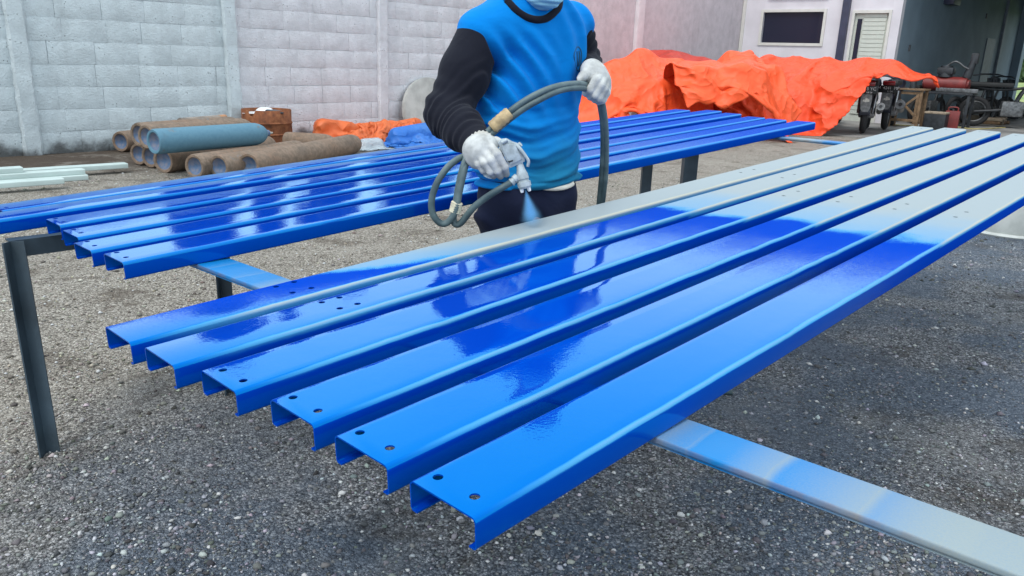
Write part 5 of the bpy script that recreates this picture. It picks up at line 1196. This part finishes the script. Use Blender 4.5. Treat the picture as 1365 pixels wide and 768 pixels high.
wb = thing('tool_box', at_bay(1255, 18.2), 'dark tool box with a tan lid beside the red jerry can', 'tool box', FR)
box('body', (0, 0, .18), (.45, .3, .34), M_blk, wb, .015); box('lid', (0, 0, .375), (.46, .31, .045), M_wood2, wb, .01)
for k, (px, py, dx) in enumerate(((1252, 165, .0), (1238, 160, .3))):
    tag(box('flat_bar', tuple(gr(px, py, .035)), (1.0, .12, .025), M_blk, None, .004, Matrix.Rotation(FR+.1, 3, 'Z')), ('dark flat bar lying on the floor in front of the jerry can', 'dark flat bar on the floor left of the tool box')[k], 'steel bar', 'flat bars on the bay floor')
pk_ = thing('timber_pack', gr(1295, 163, .02), 'low pack of pale timber on the bay floor', 'timber', FR-.05)
for k in range(5):
    for z in (0, 1): box('plank', (0, -.4+k*.17+random.uniform(-.01, .01), .05+z*.085), (1.55+random.uniform(-.12, .12), .15, .075), M_wood2 if (k+z) % 2 else M_wood, pk_, .005)
# stripped motorcycle frames and engine parts along the inner wall
def scrap_bike(px, Y, lab, rz, s=1.0):
    r = thing('stripped_motorcycle', at_bay(px, Y), lab, 'motorcycle', rz, 'motorcycles being stripped in the bay'); r.scale = (s, s, s)
    for x in (-.6, .62):
        w_ = link('wheel', torus_mesh('wheel', .25, .05), M_tyre, r); w_.location = (x, 0, .3); link('rim_band', torus_mesh('rim_band', .2, .02, 28, 8, 1.5), M_alu, w_)
    for p in ([(-.6, .06, .3), (0, .1, .4), (.2, .1, .75), (.5, 0, .95)], [(-.6, -.06, .3), (0, -.1, .4), (.2, -.1, .75), (.5, 0, .95)], [(-.9, 0, .82), (-.3, 0, .75), (.2, 0, .8), (.5, 0, .95)], [(.62, .06, .3), (.48, .06, 1.0)], [(.62, -.06, .3), (.48, -.06, 1.0)]):
        link('frame_tube', tube_mesh('frame_tube', catmull(p, 5), .028, 8), M_blk, r)
    link('handlebar', tube_mesh('handlebar', catmull([(.35, -.35, 1.05), (.45, -.15, 1.08), (.45, .15, 1.08), (.35, .35, 1.05)], 5), .018, 8), M_blk, r)
    box('seat', (-.4, 0, .84), (.8, .24, .09), M_seat, r, .03); box('engine', (.05, 0, .38), (.4, .28, .3), M_alu, r, .04); box('headlight', (.62, 0, .92), (.16, .2, .2), M_blk, r, .05)
scrap_bike(1300, 20.5, 'stripped dark motorcycle against the inner wall, right of the compressor', FR+1.2, 1.15)
scrap_bike(1318, 22.5, 'stripped dark motorcycle farther in, before the inner column', FR+1.0, 1.1)
scrap_bike(1350, 19.5, 'stripped dark motorcycle at the right edge, before the field opening', FR+.3, 1.2)
scrap_bike(1240, 20.5, 'stripped dark motorcycle behind the wooden stand in the bay', FR+1.4, 1.05)
# low heap of steel offcuts: each bar a thing
labs = ['lowest dark bar of the offcut heap at the right edge of the bay floor', 'dark bar crossing the offcut heap at right', 'long dark bar at the back of the offcut heap', 'short dark bar leaning over the offcut heap', 'dark bar at the left end of the offcut heap', 'dark square tube on the front of the offcut heap', 'dark bar lying along the right side of the offcut heap', 'dark bar on top of the offcut heap']
for k in range(8):
    p = gr(1318+k*7, 154+random.uniform(-3, 3), 0)+np.array([0, 0, .07+.05*(k % 4)])
    tag(box('steel_offcut', tuple(p), (random.uniform(1.2, 2.2), .1, .08), M_blk, None, .004, Matrix.Rotation(FR+random.uniform(-.5, .5), 3, 'Z') @ Matrix.Rotation(random.uniform(-.03, .03), 3, 'Y')), labs[k], 'steel bar', 'steel offcuts heaped in the bay')
tag(box('engine_block', tuple(gr(1343, 146, .3)), (.6, .5, .5), M_blk, None, .06, Matrix.Rotation(FR+.3, 3, 'Z')), 'dark engine block behind the offcut heap at the right edge', 'engine')
tag(box('engine_block', tuple(gr(1232, 143, .2)), (.5, .4, .36), M_alu, None, .05, Matrix.Rotation(FR+.3, 3, 'Z')), 'grey engine block on the floor between the stand and the bench', 'engine')
X, F = drape(12, 10, .05, lambda i, j: gr(1313, 146, 0)+np.stack([(i-6)*.034, (j-5)*.03, .5+.03*np.sin(i*.9+j)], -1), [(gr(1313, 146, .2)-np.array([.1, 0, 0]), gr(1313, 146, .2)+np.array([.1, 0, 0]), .12, .12)], 80, 6, 4)
tag(cloth_obj('rag', X, F, M_white_s, None, .005), 'cream rag lying on the dark scrap in the bay', 'rag')
# yellow cable on the floor
pts = [gr(x, y, .032) for x, y in ((1180, 166), (1205, 167), (1228, 169), (1250, 171), (1275, 169.5), (1300, 172), (1340, 170))]
o = link('cable', tube_mesh('cable', catmull(pts, 6), .012, 8), mat('yellow_cable', (.5, .42, .16), .6)); tag(o, 'thin yellow cable across the workshop floor beyond the front row', 'cable')
